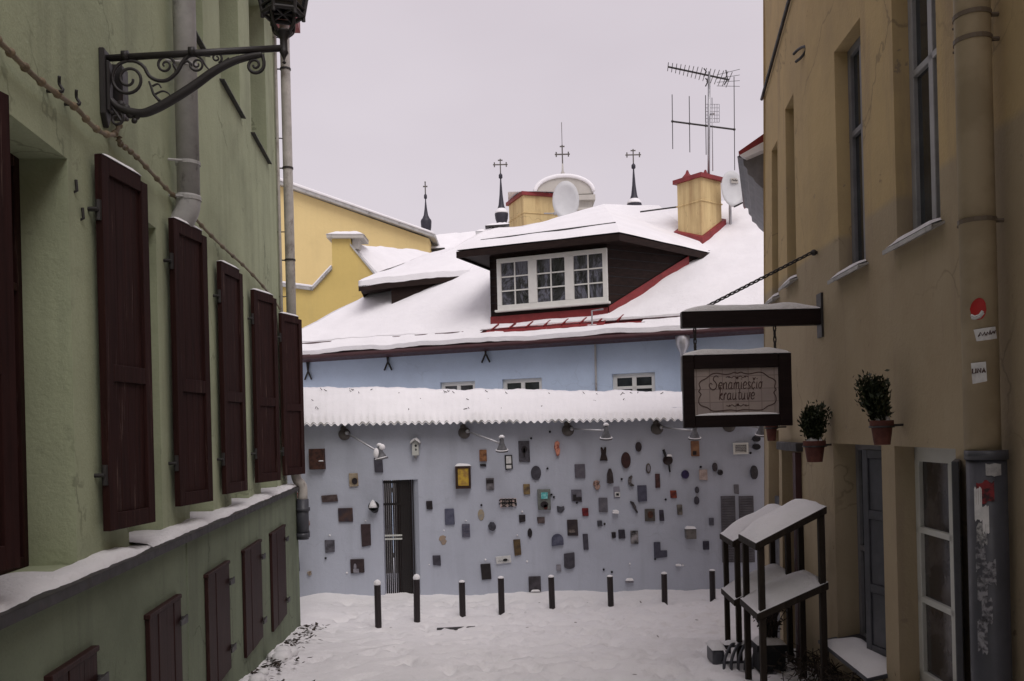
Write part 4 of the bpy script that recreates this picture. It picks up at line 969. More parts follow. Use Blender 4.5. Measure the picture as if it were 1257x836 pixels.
# ---------------------------------------------------------------- artworks on the wall
PM = {}
def pm(a, b=None, sc_=16, rough=.6, pos=(.42, .6)):
    k = (a, b, sc_)
    if k not in PM: PM[k] = mottled('ceramic_glaze', rgb(*a), rgb(*(b or tuple(int(q * .7) for q in a))), sc_, rough, pos)
    return PM[k]
def outline(shape, w, h):
    if shape == 'e': return [(w / 2 * math.cos(q), h / 2 * math.sin(q)) for q in [i * math.pi / 12 for i in range(24)]]
    if shape == 'a': return [(-w / 2, -h / 2), (w / 2, -h / 2 + .02)] + [(w / 2 * math.cos(q), h * .02 + h * .48 * math.sin(q)) for q in [i * math.pi / 10 for i in range(11)]]
    if shape == 'b': return [(w / 2, h / 2), (-w / 2, h / 2 - .02)] + [(-w / 2 * math.cos(q), -h * .34 - h * .16 * math.sin(q)) for q in [i * math.pi / 8 for i in range(9)]]
    if shape == 'L': return [(-w / 2, -h / 2), (w / 2, -h * .42), (w / 2, -h * .02), (0, -h * .02), (0, h / 2), (-w / 2, h / 2)]
    if shape == 'hex': return [(w * .5, .05 * h), (w * .22, h * .46), (-w * .2, h * .5), (-w * .5, h * .1), (-w * .35, -h * .36), (w * .1, -h * .5), (w * .42, -h * .3)]
    if shape == 'shard': return [(-w * .45, -h * .4), (w * .1, -h * .5), (w * .5, -h * .05), (w * .42, h * .4), (w * .05, h * .3), (-w * .5, h * .45)]
    if shape == 'dress': return [(-w * .5, -h * .5), (w * .5, -h * .5), (w * .30, -h * .02), (w * .36, h * .45), (w * .18, h * .5), (0, h * .26), (-w * .18, h * .5), (-w * .36, h * .45), (-w * .28, -h * .02)]
    if shape == 'bottle': return [(-w * .45, -h * .46), (0, -h * .5), (w * .5, -h * .46), (w * .38, h * .2), (w * .15, h * .5), (-w * .15, h * .5), (-w * .42, h * .15)]
    if shape == 'fig': return [(-w * .1, -h * .5), (w * .3, -h * .45), (w * .5, -h * .1), (w * .3, h * .1), (w * .45, h * .35), (w * .05, h * .5), (-w * .35, h * .4), (-w * .5, h * .05), (-w * .3, -h * .15)]
    if shape == 'moon': return [(w * .1, h * .5), (-w * .35, h * .35), (-w * .5, 0), (-w * .4, -h * .35), (0, -h * .5), (w * .5, -h * .4), (w * .05, -h * .2), (-w * .02, h * .1), (w * .25, h * .35)]
    if shape == 'tool': return [(-w * .5, h * .5), (-w * .05, h * .42), (w * .25, h * .05), (w * .3, -h * .2), (w * .5, -h * .45), (w * .3, -h * .5), (w * .08, -h * .25), (-w * .12, h * .0)]
    if shape == 'lip': return [(-w * .5, -h * .35), (w * .45, -h * .5), (w * .5, h * .2), (w * .1, h * .5), (-w * .4, h * .35)]
    j = .012; return [(-w / 2 + R.uniform(0, j), -h / 2 + R.uniform(-j, j)), (w / 2, -h / 2 + R.uniform(-j, j)), (w / 2 - R.uniform(0, j), h / 2), (-w / 2, h / 2)]
PX = GY / F
def art(x, y, w, h, shape, mat, lab, name='wall_plaque', cat='plaque', th=.035, tilt=0.0, extra=None, grp='artworks on the garden wall'):
    X, Z = GP(x, y, th); ww, hh = w * PX, h * PX; ca, sa = math.cos(tilt), math.sin(tilt)
    P = lambda a, b, d=th: V((X + a * ca - b * sa, GY - d, Z + a * sa + b * ca))
    root = thing(name, lab, cat, V((X, GY, Z)), grp) if extra else None
    m = MB(); m.prism([P(a, b, .0) for a, b in outline(shape, ww, hh)], (0, -th, 0))
    o = m.build('plate' if extra else name, mat, root, bevel=.006, loc=None if extra else V((X, GY, Z)))
    if not extra: tag(o, lab, cat, grp)
    else:
        for (nm, kind, a0, b0, ew, eh, em) in extra:
            m = MB()
            if kind == 'box': m.prism([P((a0 + p) * ww, (b0 + q) * hh, th + .001) for p, q in ((-ew / 2, -eh / 2), (ew / 2, -eh / 2), (ew / 2, eh / 2), (-ew / 2, eh / 2))], (0, -.012, 0))
            elif kind == 'ell': m.prism([P(a0 * ww + ew / 2 * ww * math.cos(i * .35), b0 * hh + eh / 2 * hh * math.sin(i * .35), th + .001) for i in range(18)], (0, -.014, 0))
            elif kind == 'snow': snow_heap(m, [P((a0 - ew / 2) * ww, b0 * hh, th + .01), P((a0 + ew / 2) * ww, b0 * hh, th + .01), P((a0 + ew / 2) * ww, b0 * hh, 0), P((a0 - ew / 2) * ww, b0 * hh, 0)], .04, X, 8)
            elif kind == 'frame':
                t = eh
                for c in ((-.5, -.5 + t * ww / hh * 0 - 0, 0), ): pass
                fx, fy = ew, eh
                for (p0, q0, p1, q1) in ((-.5, -.5, .5, -.5 + fy), (-.5, .5 - fy, .5, .5), (-.5, -.5 + fy, -.5 + fx, .5 - fy), (.5 - fx, -.5 + fy, .5, .5 - fy)):
                    m.prism([P(p0 * ww, q0 * hh, th + .001), P(p1 * ww, q0 * hh, th + .001), P(p1 * ww, q1 * hh, th + .001), P(p0 * ww, q1 * hh, th + .001)], (0, -.025, 0))
            elif kind == 'lines':
                for i in range(int(a0)):
                    zz = (.5 - (i + .8) / (a0 + .6)) * eh; pts = [P((-.5 + q / 9) * ew * ww, (zz + .5 * .12 * (q % 2) + b0) * hh, th + .016) for q in range(10)]; m.tube(pts, .0035, 4)
            elif kind == 'waves':
                for j in (0, 1):
                    for i in range(4):
                        cx = (-.36 + .2 * i) * ww; cz = (.2 - .42 * j) * hh; m.tube([P(cx + .05 * math.cos(q) * (1 if i % 2 else -1), cz + .035 * math.sin(q), th + .012) for q in [k * .5 for k in range(11)]], .009, 5)
                    m.prism([P((.36 + .04 * j) * ww, (.05 - .45 * j) * hh, th + .001), P((.46 + .03 * j) * ww, (.05 - .45 * j) * hh, th + .001), P((.46 + .03 * j) * ww, (.45 - .45 * j) * hh, th + .001), P((.36 + .04 * j) * ww, (.45 - .45 * j) * hh, th + .001)], (0, -.012, 0))
            e = m.build(nm, em, root, smooth=(kind == 'snow'))
    return root or o
G1, G2, DK, BR = (70, 68, 78), (88, 90, 108), (42, 36, 40), (70, 46, 40)
W_ = M['snow']; BL = M['black']; PA = M['paper']
SLATE = pm(G1, (58, 56, 66)); BLUE_ = pm(G2, (72, 74, 92)); DARK = pm(DK, (28, 24, 28)); BROWN = pm(BR, (48, 30, 26)); MIX = pm((70, 62, 60), (128, 118, 112), 22); PALE = pm((120, 118, 126), (140, 138, 146)); OCH = pm((150, 105, 70), (100, 66, 48), 20)
art(388.5, 563.5, 19, 25, 'r', pm((72, 44, 36), (46, 28, 24)), 'thick rusty brown relief slab beside the green house shutters', th=.12, extra=[('snow', 'snow', .3, -.12, .35, 0, W_)])
art(464.5, 571, 11, 18, 'r', SLATE, 'dark slate upright under the snow crusted lamp head at far left')
art(434, 589, 11.5, 16, 'r', pm((160, 148, 128), (130, 112, 90), 10), 'cream tile with a dark bird-like shape above the long brown strip', extra=[('motif', 'ell', .12, -.1, .6, .5, DARK)])
art(404.5, 612, 20, 8.5, 'r', pm((60, 48, 48), (84, 72, 70)), 'wide dark brown strip tilted slightly, left of the iron gate', tilt=.05)
art(365.5, 608, 7, 6, 'r', M['redsign'], 'tiny red enamel plate beside the green house corner pipe', extra=[('writing', 'lines', 2, 0, .8, .7, PA)])
art(424, 632, 18, 16.5, 'r', pm((50, 44, 52), (78, 58, 52), 8), 'nearly square dark brown plate with ragged lower edge below the brown strip')
art(372.5, 642, 15, 5.5, 'r', pm((118, 92, 84), (140, 118, 110)), 'narrow pinkish two-line name plate near the green corner', extra=[('writing', 'lines', 2, 0, .85, .8, DARK)])
art(373, 653, 14, 4.2, 'r', BROWN, 'thin dark brown bar just under the pinkish name plate')
art(404.5, 670.5, 12, 15, 'r', pm((92, 90, 98), (62, 60, 66), 12), 'mottled grey relief tile left of the long upright brown plate')
art(449, 657, 12, 27, 'r', pm((62, 48, 50), (50, 38, 40)), 'tall narrow brown plate close to the iron gate')
art(363, 692, 9, 17, 'r', pm((62, 60, 72), (46, 44, 54)), 'dark slate tile partly hidden behind the green house corner')
art(379.5, 704, 6, 6, 'fig', pm((170, 160, 150), (120, 105, 90)), 'small pale shell-like shard low on the left end of the wall', 'wall_shard', 'shard')
art(438.5, 695, 17, 17, 'r', pm((46, 36, 38), (60, 48, 48)), 'dark square picture with a pale standing figure near the gate foot', extra=[('figure', 'ell', -.15, -.05, .2, .5, PALE), ('robe', 'box', -.08, -.33, .4, .28, PALE)])
art(593, 559.5, 9, 15, 'r', OCH, 'orange-brown textured tile right of the first swing lamp pole')
art(593, 571.3, 8, 3.8, 'r', DARK, 'little black strip directly under the orange-brown tile')
art(601.5, 594, 10, 14.5, 'r', pm((82, 80, 84), (126, 122, 126), 9), 'grey landscape tile with dark upper band near the yellow framed picture', extra=[('band', 'box', 0, .2, .85, .3, DARK)])
art(527, 620.5, 8, 11, 'r', DARK, 'small black upright tile just right of the gate recess')
art(552, 634.5, 12, 20, 'r', BLUE_, 'blue-grey upright slab above the faded ochre patch')
art(572, 651, 10, 15.5, 'r', pm((76, 76, 92), (98, 96, 108), 24), 'blue-grey tile with faint horizontal lines beside the round stone', extra=[('ridge', 'lines', 3, 0, .7, .7, BLUE_)])
art(543.5, 663, 10, 12, 'fig', pm((158, 138, 116), (140, 128, 120), 9), 'faded ochre leaf-shaped stain of clay between two blue-grey tiles', th=.012)
art(536, 688, 10, 12, 'r', pm((66, 64, 74), (50, 48, 56)), 'dark grey square low on the wall above the bollards near the gate')
art(590.5, 632, 8, 14, 'e', pm((160, 146, 120), (142, 136, 130), 9), 'faint yellowish oval relief left of the round stone', th=.012)
art(604, 646.5, 10, 11, 'hex', pm((50, 50, 58), (70, 70, 80)), 'rough dark hexagonal stone fixed to the wall', 'wall_stone', 'stone', th=.07)
art(596.5, 701.5, 12.5, 18.5, 'r', pm((30, 25, 27), (40, 34, 36)), 'plain black upright plate low above the bollards', tilt=.04)
art(618, 687.5, 19, 9.5, 'r', PA, 'white plate with a small black bird motif, low in the middle', tilt=.08, extra=[('motif', 'ell', .12, 0, .3, .35, BL), ('writing', 'lines', 1, -.1, .7, .5, BL)])
art(643.5, 554, 14, 25.5, 'r', pm((78, 76, 84), (58, 56, 62)), 'large upright slate with a dark plant-like relief near the second lamp', extra=[('relief', 'ell', 0, .1, .5, .35, DARK), ('relief', 'ell', 0, -.05, .2, .5, DARK)])
art(624.5, 567.5, 10, 18, 'r', BL, 'black frame holding two white cards under the second swing lamp', 'picture_frame', 'picture', extra=[('card', 'box', 0, .17, .62, .5, PA), ('card', 'box', 0, -.3, .62, .24, PA)])
art(658, 580.5, 12.5, 17.5, 'e', pm((56, 54, 62), (70, 68, 78)), 'large dark grey oval medallion above the teal picture')
art(684, 550.5, 7.5, 19, 'fig', pm((205, 140, 118), (120, 50, 42), 14), 'pink terracotta figure below the coping between the middle lamps', 'wall_figure', 'figure', th=.06)
art(646.5, 600.5, 8.5, 12.5, 'r', pm((128, 108, 72), (80, 66, 56), 14), 'small tan painted tile left of the teal picture')
art(624, 617, 21, 10, 'r', pm((190, 176, 172), (205, 180, 172)), 'pale board covered with bold black curling letters', 'letter_board', 'board', th=.03, extra=[('curls', 'waves', 0, 0, 1, 1, BL)])
art(668, 613.5, 16, 25.5, 'r', pm((112, 116, 112), (88, 92, 90), 9), 'grey-green shallow box with a teal picture and dark leaves', 'shadow_box', 'picture box', th=.08, extra=[('picture', 'box', .02, .2, .5, .3, pm((80, 170, 170), (140, 200, 200), 20)), ('leaf', 'ell', .0, -.22, .6, .3, DARK), ('leaf', 'ell', .1, -.35, .3, .25, pm((70, 30, 28), (40, 24, 24)))])
art(712, 578, 13, 16.5, 'r', pm((84, 80, 90), (94, 92, 100)), 'plain mid-grey square tile between the middle lamps')
art(708, 608.5, 13, 15, 'r', pm((92, 90, 100), (104, 102, 112)), 'grey tile with two black seated silhouettes', extra=[('silhouette', 'box', -.2, -.15, .3, .5, DARK), ('silhouette', 'box', .2, -.27, .5, .3, DARK)])
art(641, 636.5, 8, 9, 'r', DARK, 'small black square right of the round stone')
art(664, 639, 9.5, 8.5, 'r', pm((62, 52, 54), (92, 80, 80), 12), 'small brownish square under the teal picture', )
art(688.5, 625, 9.5, 9, 'shard', pm((58, 58, 66), (76, 76, 84)), 'broken grey shard left of the small red tile', 'wall_shard', 'shard')
art(650.5, 654.5, 5.8, 11.5, 'e', DARK, 'narrow black oval below the small black square')
art(635, 672, 9, 19.5, 'r', pm((92, 74, 48), (66, 52, 38)), 'olive-brown upright tile above the white bird plate', tilt=.04)
art(684.5, 663, 14.5, 15, 'a', pm((66, 68, 86), (92, 94, 112), 10), 'round-topped blue-grey relief in the middle of the wall', th=.05)
art(703, 648, 13.5, 20, 'r', pm((44, 36, 40), (62, 54, 54), 9), 'dark brown-black picture left of the tall narrow tile', extra=[('band', 'box', -.1, -.2, .6, .18, MIX)])
art(718.5, 628.5, 8, 9.5, 'r', pm((110, 28, 34), (80, 20, 26)), 'small deep red square tile')
art(719, 665.5, 6.5, 20, 'r', SLATE, 'tall narrow grey slat of slate right of the dark picture', tilt=.03)
art(699, 688.5, 13, 20, 'b', pm((68, 66, 74), (54, 52, 60)), 'grey shield-like plate with rounded bottom, low in the middle', th=.05)
art(686, 697, 6, 7.5, 'r', PALE, 'tiny pale grey tile left of the round-bottomed plate')
art(656.5, 717, 15, 18.5, 'r', pm((48, 44, 48), (72, 68, 74), 9), 'dark plate lowest on the wall, snow stuck under it', extra=[('snow', 'snow', .05, -.5, .8, 0, W_)])
art(741, 557, 10, 17, 'dress', pm((48, 36, 36), (36, 28, 28)), 'dark metal dress-shaped cutout under the third lamp', 'wall_cutout', 'cutout')
art(768.5, 565, 11.5, 20, 'e', pm((62, 36, 34), (48, 30, 30)), 'large brown oval, biggest oval on the right half', th=.05)
art(784, 548.5, 7.5, 12, 'e', pm((46, 38, 42), (60, 52, 54)), 'smaller dark oval near the coping above the large brown one', th=.05)
art(749, 584.5, 8.5, 18.5, 'bottle', pm((46, 38, 40), (66, 58, 58), 14), 'dark bottle-shaped relief below the dress cutout', 'wall_relief', 'relief', th=.06)
art(732.5, 595.5, 9, 12, 'fig', pm((170, 140, 128), (60, 42, 40), 18), 'small pink and black figure left of the bottle shape', 'wall_figure', 'figure', th=.05)
art(757, 604, 8, 13.5, 'r', pm((128, 126, 138), (136, 134, 146)), 'pale tile with a white ring square, right of the bottle shape', th=.015, extra=[('square', 'box', .1, -.22, .8, .42, PA), ('centre', 'box', .1, -.22, .4, .22, PALE)])
art(775, 590.5, 8, 14, 'moon', pm((60, 56, 56), (130, 124, 124), 14), 'crescent moon mask of dark metal', 'wall_mask', 'mask', th=.05)
art(788.5, 605.5, 11.5, 19.5, 'r', pm((78, 78, 94), (66, 66, 82)), 'large plain blue-grey slab left of the frying pan')
art(796, 575, 6, 12.5, 'e', pm((92, 84, 80), (60, 52, 50)), 'slim oval mirror-like frame with pale centre', extra=[('mirror', 'ell', 0, 0, .6, .68, PALE)])
art(807.5, 590, 6, 17, 'r', pm((76, 48, 46), (56, 36, 36)), 'narrow reddish brown upright tile below the frying pan')
art(740.5, 620, 11, 18, 'r', pm((88, 86, 94), (104, 102, 110), 9), 'soft grey upright slab above the little square pair')
art(756, 628.5, 8, 5, 'lip', W_, 'small white snow topped lump right of the soft grey slab', 'wall_shelf', 'shelf', th=.09)
art(736.5, 642.5, 6.5, 7, 'r', pm((72, 72, 80), (56, 56, 64)), 'tiny grey square flanked by black studs')
art(778.5, 622.5, 10, 15, 'tool', pm((50, 46, 50), (80, 76, 80), 10), 'leaning dark tool or branch piece above the black and white photo', 'wall_tool', 'tool', th=.06)
art(798, 632.5, 12.5, 15.5, 'r', pm((86, 82, 78), (66, 62, 60)), 'square grey frame around a brown centre', extra=[('centre', 'ell', .02, .05, .55, .55, pm((86, 52, 36), (50, 34, 28)))])
art(812.5, 632.5, 6, 13, 'r', pm((62, 58, 72), (46, 42, 50), 8), 'slim dark violet tile right of the brown-centred frame')
art(753.5, 657, 5.5, 7.5, 'r', DARK, 'smaller of two adjoining dark squares left of the photo')
art(763.5, 655.5, 8.5, 10.5, 'r', pm((52, 50, 60), (42, 40, 48)), 'larger of two adjoining dark squares left of the photo')
art(779, 659.5, 9.5, 16, 'r', pm((34, 32, 34), (150, 146, 148), 7), 'black and white photographic tile with blurred shapes')
art(811, 675.5, 16, 20, 'L', pm((74, 74, 88), (62, 62, 76)), 'blue-grey L-shaped slab low on the right')
art(773, 714, 10, 2.5, 'r', PALE, 'faint thin snowy ledge low between two bollards', 'wall_shelf', 'shelf', th=.06, extra=[('snow', 'snow', 0, .4, 1, 0, W_)])
art(853.5, 550.5, 10.5, 18.5, 'r', pm((124, 88, 68), (150, 112, 84), 8), 'brown painted picture just under the fourth lamp head', extra=[('motif', 'box', -.1, -.3, .4, .25, DARK)])
art(841.5, 582.5, 9.2, 10.5, 'e', pm((50, 42, 84), (38, 32, 60)), 'round violet-blue disc right of the frying pan', th=.06)
art(863.5, 583, 10.5, 13, 'r', pm((186, 168, 162), (160, 142, 136), 12), 'cream crackled square tile right of the violet disc')
art(878, 573.5, 6, 11, 'e', pm((58, 52, 56), (80, 74, 76), 16), 'rough dark oval stone beside a small ring', 'wall_stone', 'stone', th=.06)
art(884.5, 580, 6.5, 7, 'e', pm((96, 92, 94), (50, 48, 50), 10), 'small round ring below the rough oval stone', 'wall_ring', 'ring', th=.05, extra=[('hollow', 'ell', 0, 0, .5, .5, DARK)])
art(909, 550.5, 18.5, 14, 'r', M['paper'], 'framed grey notice with lines of dark text near the ochre corner', 'wall_notice', 'notice', tilt=-.0, extra=[('frame', 'frame', 0, 0, .12, .16, M['white']), ('writing', 'lines', 4, 0, .68, .62, DARK)])
art(929.5, 538.5, 9, 7.5, 'e', pm((40, 38, 42), (54, 52, 56)), 'upper of two stacked black knobs at the right end', 'round_boss', 'boss', th=.10)
art(929.5, 548.5, 9, 7.2, 'e', pm((30, 28, 32), (40, 38, 42)), 'lower of two stacked black knobs at the right end', 'round_boss', 'boss', th=.10)
art(926.5, 580, 8.6, 17, 'e', pm((56, 54, 58), (72, 70, 74), 12), 'upright dark oval stone close to the ochre corner', 'wall_stone', 'stone', th=.08)
art(904, 600.5, 6.5, 11.5, 'r', pm((104, 102, 108), (112, 110, 116)), 'small pale grey plate above the twin metal hatches', th=.015)
art(827, 606.5, 8.2, 8.8, 'r', pm((132, 62, 44), (86, 40, 34), 12), 'small orange-red square tile right of the large slab')
art(856, 601.5, 5, 8.2, 'e', pm((62, 60, 68), (76, 74, 82)), 'upper of two small grey ovals in a column', th=.05)
art(855.5, 614.5, 6.2, 10, 'e', pm((58, 56, 66), (72, 70, 80)), 'lower and bigger of two small grey ovals in a column', th=.05)
art(834.5, 625.5, 7, 12, 'r', pm((118, 112, 106), (70, 66, 64), 10), 'mottled beige portrait tile under the orange-red square')
art(873.5, 640.5, 6, 9.5, 'r', pm((88, 88, 98), (76, 76, 86)), 'small blurred grey tile left of the metal hatches')
art(848.5, 656, 13, 13, 'r', pm((112, 108, 106), (92, 88, 86), 12), 'grey relief box with a cap of snow, low on the right', 'wall_box', 'relief box', th=.13, extra=[('snow', 'snow', 0, .5, 1.05, 0, W_)])
art(867, 669.5, 7.5, 10.2, 'r', pm((58, 56, 70), (46, 44, 56)), 'dark blue-grey tile right of the snow capped relief box')
art(833, 694, 7, 3, 'lip', W_, 'little snow covered ledge under a bent wire at right', 'wall_shelf', 'shelf', th=.07)
# yellow framed picture
X, Z = GP(569, 585, .1); fr = art(568.5, 586, 18.5, 27.5, 'r', pm((62, 40, 30), (46, 30, 24)), 'brown box frame around a golden yellow picture, snow on top', 'picture_frame', 'picture', th=.10, extra=[('picture', 'box', .02, .02, .72, .78, pm((190, 158, 62), (150, 116, 62), 12)), ('frame', 'frame', 0, 0, .13, .10, pm((58, 38, 30), (44, 28, 22))), ('snow', 'snow', 0, .5, 1.08, 0, W_)])
# frying pan
X, Z = GP(820, 565, .08); pn_ = thing('frying_pan', 'dark frying pan hung handle down with snow on its rim', 'pan', V((X, GY, Z)), 'artworks on the garden wall')
ax = basis(V((1, 0, 0)), V((0, 0, 1)), V((0, -1, 0))); m = MB(); r = 6 * PX; m.lathe((X, GY, Z), [(r * .8, 0), (r * .98, .03), (r, .07), (r * .93, .07), (r * .8, .03)], 20, ax); m.build('bowl', pm((46, 36, 38), (62, 50, 50)), pn_, smooth=True)
m = MB(); m.tube([V((X + .02, GY - .05, Z - r)), V((X + .035, GY - .04, Z - r - .12))], .016, 6); m.tube([V((X - .03, GY - .05, Z + r * .8)), V((X - .07, GY - .05, Z + r + .10))], .024, 6); m.build('handle', M['black'], pn_)
m = MB(); snow_heap(m, [V((X - .02, GY - .085, Z + r * .75)), V((X + .08, GY - .085, Z + r * .72)), V((X + .08, GY - .02, Z + r * .78)), V((X - .02, GY - .02, Z + r * .85))], .03, 3, 8); m.build('snow', W_, pn_, smooth=True)
# black bell-like bucket with snow
X, Z = GP(459, 627.5, .12); bk = thing('wall_bucket', 'small black bucket tipped out of the wall with a cone of snow', 'bucket', V((X, GY, Z)), 'artworks on the garden wall')
m = MB(); m.lathe((X, GY, Z + .01), [(.06, 0), (.085, .14), (.095, .15), (.08, .15), (.05, .03)], 16, basis(V((1, 0, 0)), V((0, .5, .87)), V((0, -.87, .5)))); m.build('can', M['black'], bk, smooth=True)
m = MB(); m.lathe((X - .02, GY - .09, Z + .06), [(.085, 0), (.06, .05), (.035, .1), (.01, .13)], 12); m.build('snow', W_, bk, smooth=True)
# bird house
X, Z = GP(510, 550, .08); bh = thing('bird_house', 'small whitewashed bird house with gable roof and snow near the gate', 'bird house', V((X, GY, Z)))
m = MB(); w, h = 8 * PX, 18 * PX; m.prism([V((X - w / 2, GY, Z - h / 2)), V((X + w / 2, GY, Z - h / 2)), V((X + w / 2, GY, Z + h * .3)), V((X, GY, Z + h * .5)), V((X - w / 2, GY, Z + h * .3))], (0, -.11, 0)); m.build('box', M['offwhite'], bh, bevel=.004)
m = MB()
for sg in (1, -1): m.prism([V((X, GY + .0, Z + h * .52)), V((X + sg * w * .78, GY, Z + h * .28)), V((X + sg * w * .78, GY, Z + h * .34)), V((X, GY, Z + h * .6))], (0, -.16, 0))
m.build('roof', M['zinc'], bh)
m = MB()
for sg in (1, -1): snow_heap(m, [V((X, GY - .16, Z + h * .6)), V((X + sg * w * .78, GY - .16, Z + h * .34)), V((X + sg * w * .78, GY, Z + h * .34)), V((X, GY, Z + h * .6))], .035, sg, 8)
m.build('snow', W_, bh, smooth=True)
m = MB()
for zz, rr in ((.16, .022), (-.12, .015)): m.lathe((X + .01, GY - .108, Z + h * zz), [(rr, 0), (rr, .004)], 12, ax)
m.tube([V((X + .01, GY - .1, Z - h * .05)), V((X + .01, GY - .15, Z - h * .05))], .006, 5); m.build('entrance', M['black'], bh)
m = MB(); m.tube([V((X, GY - .03, Z - h * .5)), V((X - .01, GY - .02, Z - h * .68))], .02, 6); m.build('bracket', M['zinc'], bh)
# twin metal hatches
for (xa, xb, lab) in ((884.5, 902, 'left one of the twin grey louvred hatches near the ochre corner'), (906.5, 924.5, 'right one of the twin grey louvred hatches near the ochre corner')):
    a, zt = GP(xa, 609); b, _ = GP(xb, 609); zb = GP(xb, 690)[1]; m = MB()
    m.prism([V((a, GY + .001, zb)), V((b, GY + .001, zb)), V((b, GY + .001, zt)), V((a, GY + .001, zt))], (0, -.02, 0))
    for i in range(26): z = zb + .03 + (zt - zb - .06) * i / 25; m.prism([V((a + .015, GY - .019, z)), V((b - .015, GY - .019, z)), V((b - .015, GY - .034, z - .012)), V((a + .015, GY - .034, z - .012))], (0, 0, .006))
    tag(m.build('vent_hatch', pm((104, 102, 108), (92, 90, 96), 5), loc=V((a, GY, zb))), lab, 'hatch', 'twin hatches in the garden wall')
# swing-arm lamps
lmount = metal('weathered_grey_cast', (.10, .088, .08, 1), .6, 0, (.05, .035, .03, 1))
for (mx, my, hx, hy, rk, lab) in ((421, 533, 466, 555, 1.0, 'steel swing-arm lamp clogged with snow, farthest left on the art wall'), (569, 531, 616, 545, 0, 'steel swing-arm lamp above the black framed cards'), (697, 528, 744, 530, 0, 'steel swing-arm lamp above the dress-shaped cutout'), (807, 526, 853, 530, 0, 'steel swing-arm lamp over the brown picture, its arm beside the sign'), (896, 523, 935, 526, 0, 'steel swing-arm lamp mostly hidden behind the hanging shop sign')):
    X, Z = GP(mx, my, .12); base = V((X, GY, Z)); rt = thing('swing_lamp', lab, 'wall lamp', base, 'swing arm lamps under the coping')
    m = MB(); m.lathe((X, GY, Z), [(.10, 0), (.105, .03), (.09, .07), (.05, .10), (.03, .12)], 16, basis(V((.9, 0, -.2)).normalized(), V((.2, .1, .95)).normalized(), V((.25, -.95, -.1)).normalized())); m.ball((X - .01, GY - .03, Z + .10), .05, 10, 7, (1, .7, 1)); m.build('mount', lmount, rt, smooth=True)
    H = at(hx, hy, GY - .55); A = V((X + .07, GY - .13, Z + .02))
    m = MB(); m.tube([A, H + V((-.05, .03, .02))], .017, 8); m.ball(A, .035, 8, 6); m.ball(H + V((-.04, .03, .02)), .03, 8, 6); m.build('arm', M['galv'], rt, smooth=True)
    t = basis(V((1, 0, 0)), V((0, .97, .2)), V((0, -.2, .97))) if not rk else basis(V((.97, 0, .22)).normalized(), V((0, 1, 0)), V((-.22, 0, .97)).normalized())
    m = MB(); m.lathe(H + V((.0, 0, .06)), [(.105, -.19), (.10, -.165), (.085, -.15), (.05, -.07), (.038, -.03), (.038, .02), (.02, .035)], 16, t); m.build('shade', pm((80, 80, 84), (104, 104, 108), 9), rt, smooth=True)
    m = MB()
    m.lathe(H + V((0, 0, .10)), [(.045, 0), (.05, .02), (.02, .05)], 10)
    q = [H + t @ V((.10 * math.cos(k * .45), .10 * math.sin(k * .45), -.10)) for k in range(15)]; m.tube(q, .009, 6)
    if rk: m.ball(H + V((-.05, -.03, -.02)), .06, 9, 7, (.8, .8, 1.5)); m.ball(H + V((.04, 0, .08)), .055, 8, 6)
    m.build('snow', W_, rt, smooth=True)

# ---------------------------------------------------------------- bollards
BO = [(464.5, 717, 770, 'leftmost snow capped maroon bollard, tallest in the picture'), (512, 710, 763, 'maroon bollard standing in front of the iron gate edge'), (568, 714, 758, 'maroon bollard below the black upright plate'), (616, 709, 755, 'maroon bollard below the white bird plate'), (678, 708, 748, 'maroon bollard right of the lowest dark plate'), (750, 707, 744, 'maroon bollard left of the thin snowy ledge'), (816, 704, 740, 'maroon bollard below the L-shaped slab'), (875, 700, 737, 'maroon bollard next to the snowy shelf stands')]
proto = None
for i, (x, yt, yb, lab) in enumerate(BO):
    u, v = ray(x, yb); Y = 12.0
    for _ in range(30): Y = (gz(Y) - .02 - CAMZ) / v
    Y = min(Y, 15.1); p = V((u * Y, Y, gz(Y) - .03)); hgt = (yb - yt) * Y / F
    if proto is None:
        proto = thing('bollard', lab, 'bollard', p, 'bollards in front of the garden wall'); H0 = hgt
        m = MB(); m.lathe(p - V((0, 0, .3)), [(.048, 0), (.048, .3 + hgt), (.044, .31 + hgt), (.02, .318 + hgt)], 16); pk = m.build('post', M['bollard'], proto, smooth=False, bevel=.003)
        m = MB(); m.lathe(p + V((0, 0, hgt)), [(.049, 0), (.054, .015), (.048, .045), (.03, .065), (.008, .075)], 14); sk = m.build('snow', M['snow'], proto, smooth=True)
    else:
        r = proto.copy(); C.objects.link(r); r.location = p; r['label'] = lab; r.scale = (1, 1, hgt / H0)
        for ch in (pk, sk):
            c = ch.copy(); C.objects.link(c); c.parent = r
            if ch is sk: c.scale = (.9 if i > 1 else 1, .9 if i > 1 else 1, R.uniform(.45, .7) if i > 1 else 1); c.location = V((0, 0, H0 * (1 - c.scale[2])))
            if ch is sk: c.rotation_euler = (0, 0, R.uniform(0, 6))
        r.rotation_euler = (R.uniform(-.015, .015), R.uniform(-.015, .015), 0)
# half-buried plank in the street
a, b = at(536, 774, 12.4), at(583, 773, 12.4); m = MB(); z = gz(12.4)
m.prism([V((a.x, 12.38, z - .02)), V((b.x, 12.42, z - .02)), V((b.x, 12.46, z + .006)), V((a.x, 12.44, z - .002))], (0, .05, 0)); tag(m.build('drain_bar', M['iron'], loc=V((a.x, 12.4, z))), 'thin dark bar half buried in the trodden snow before the bollards', 'bar')
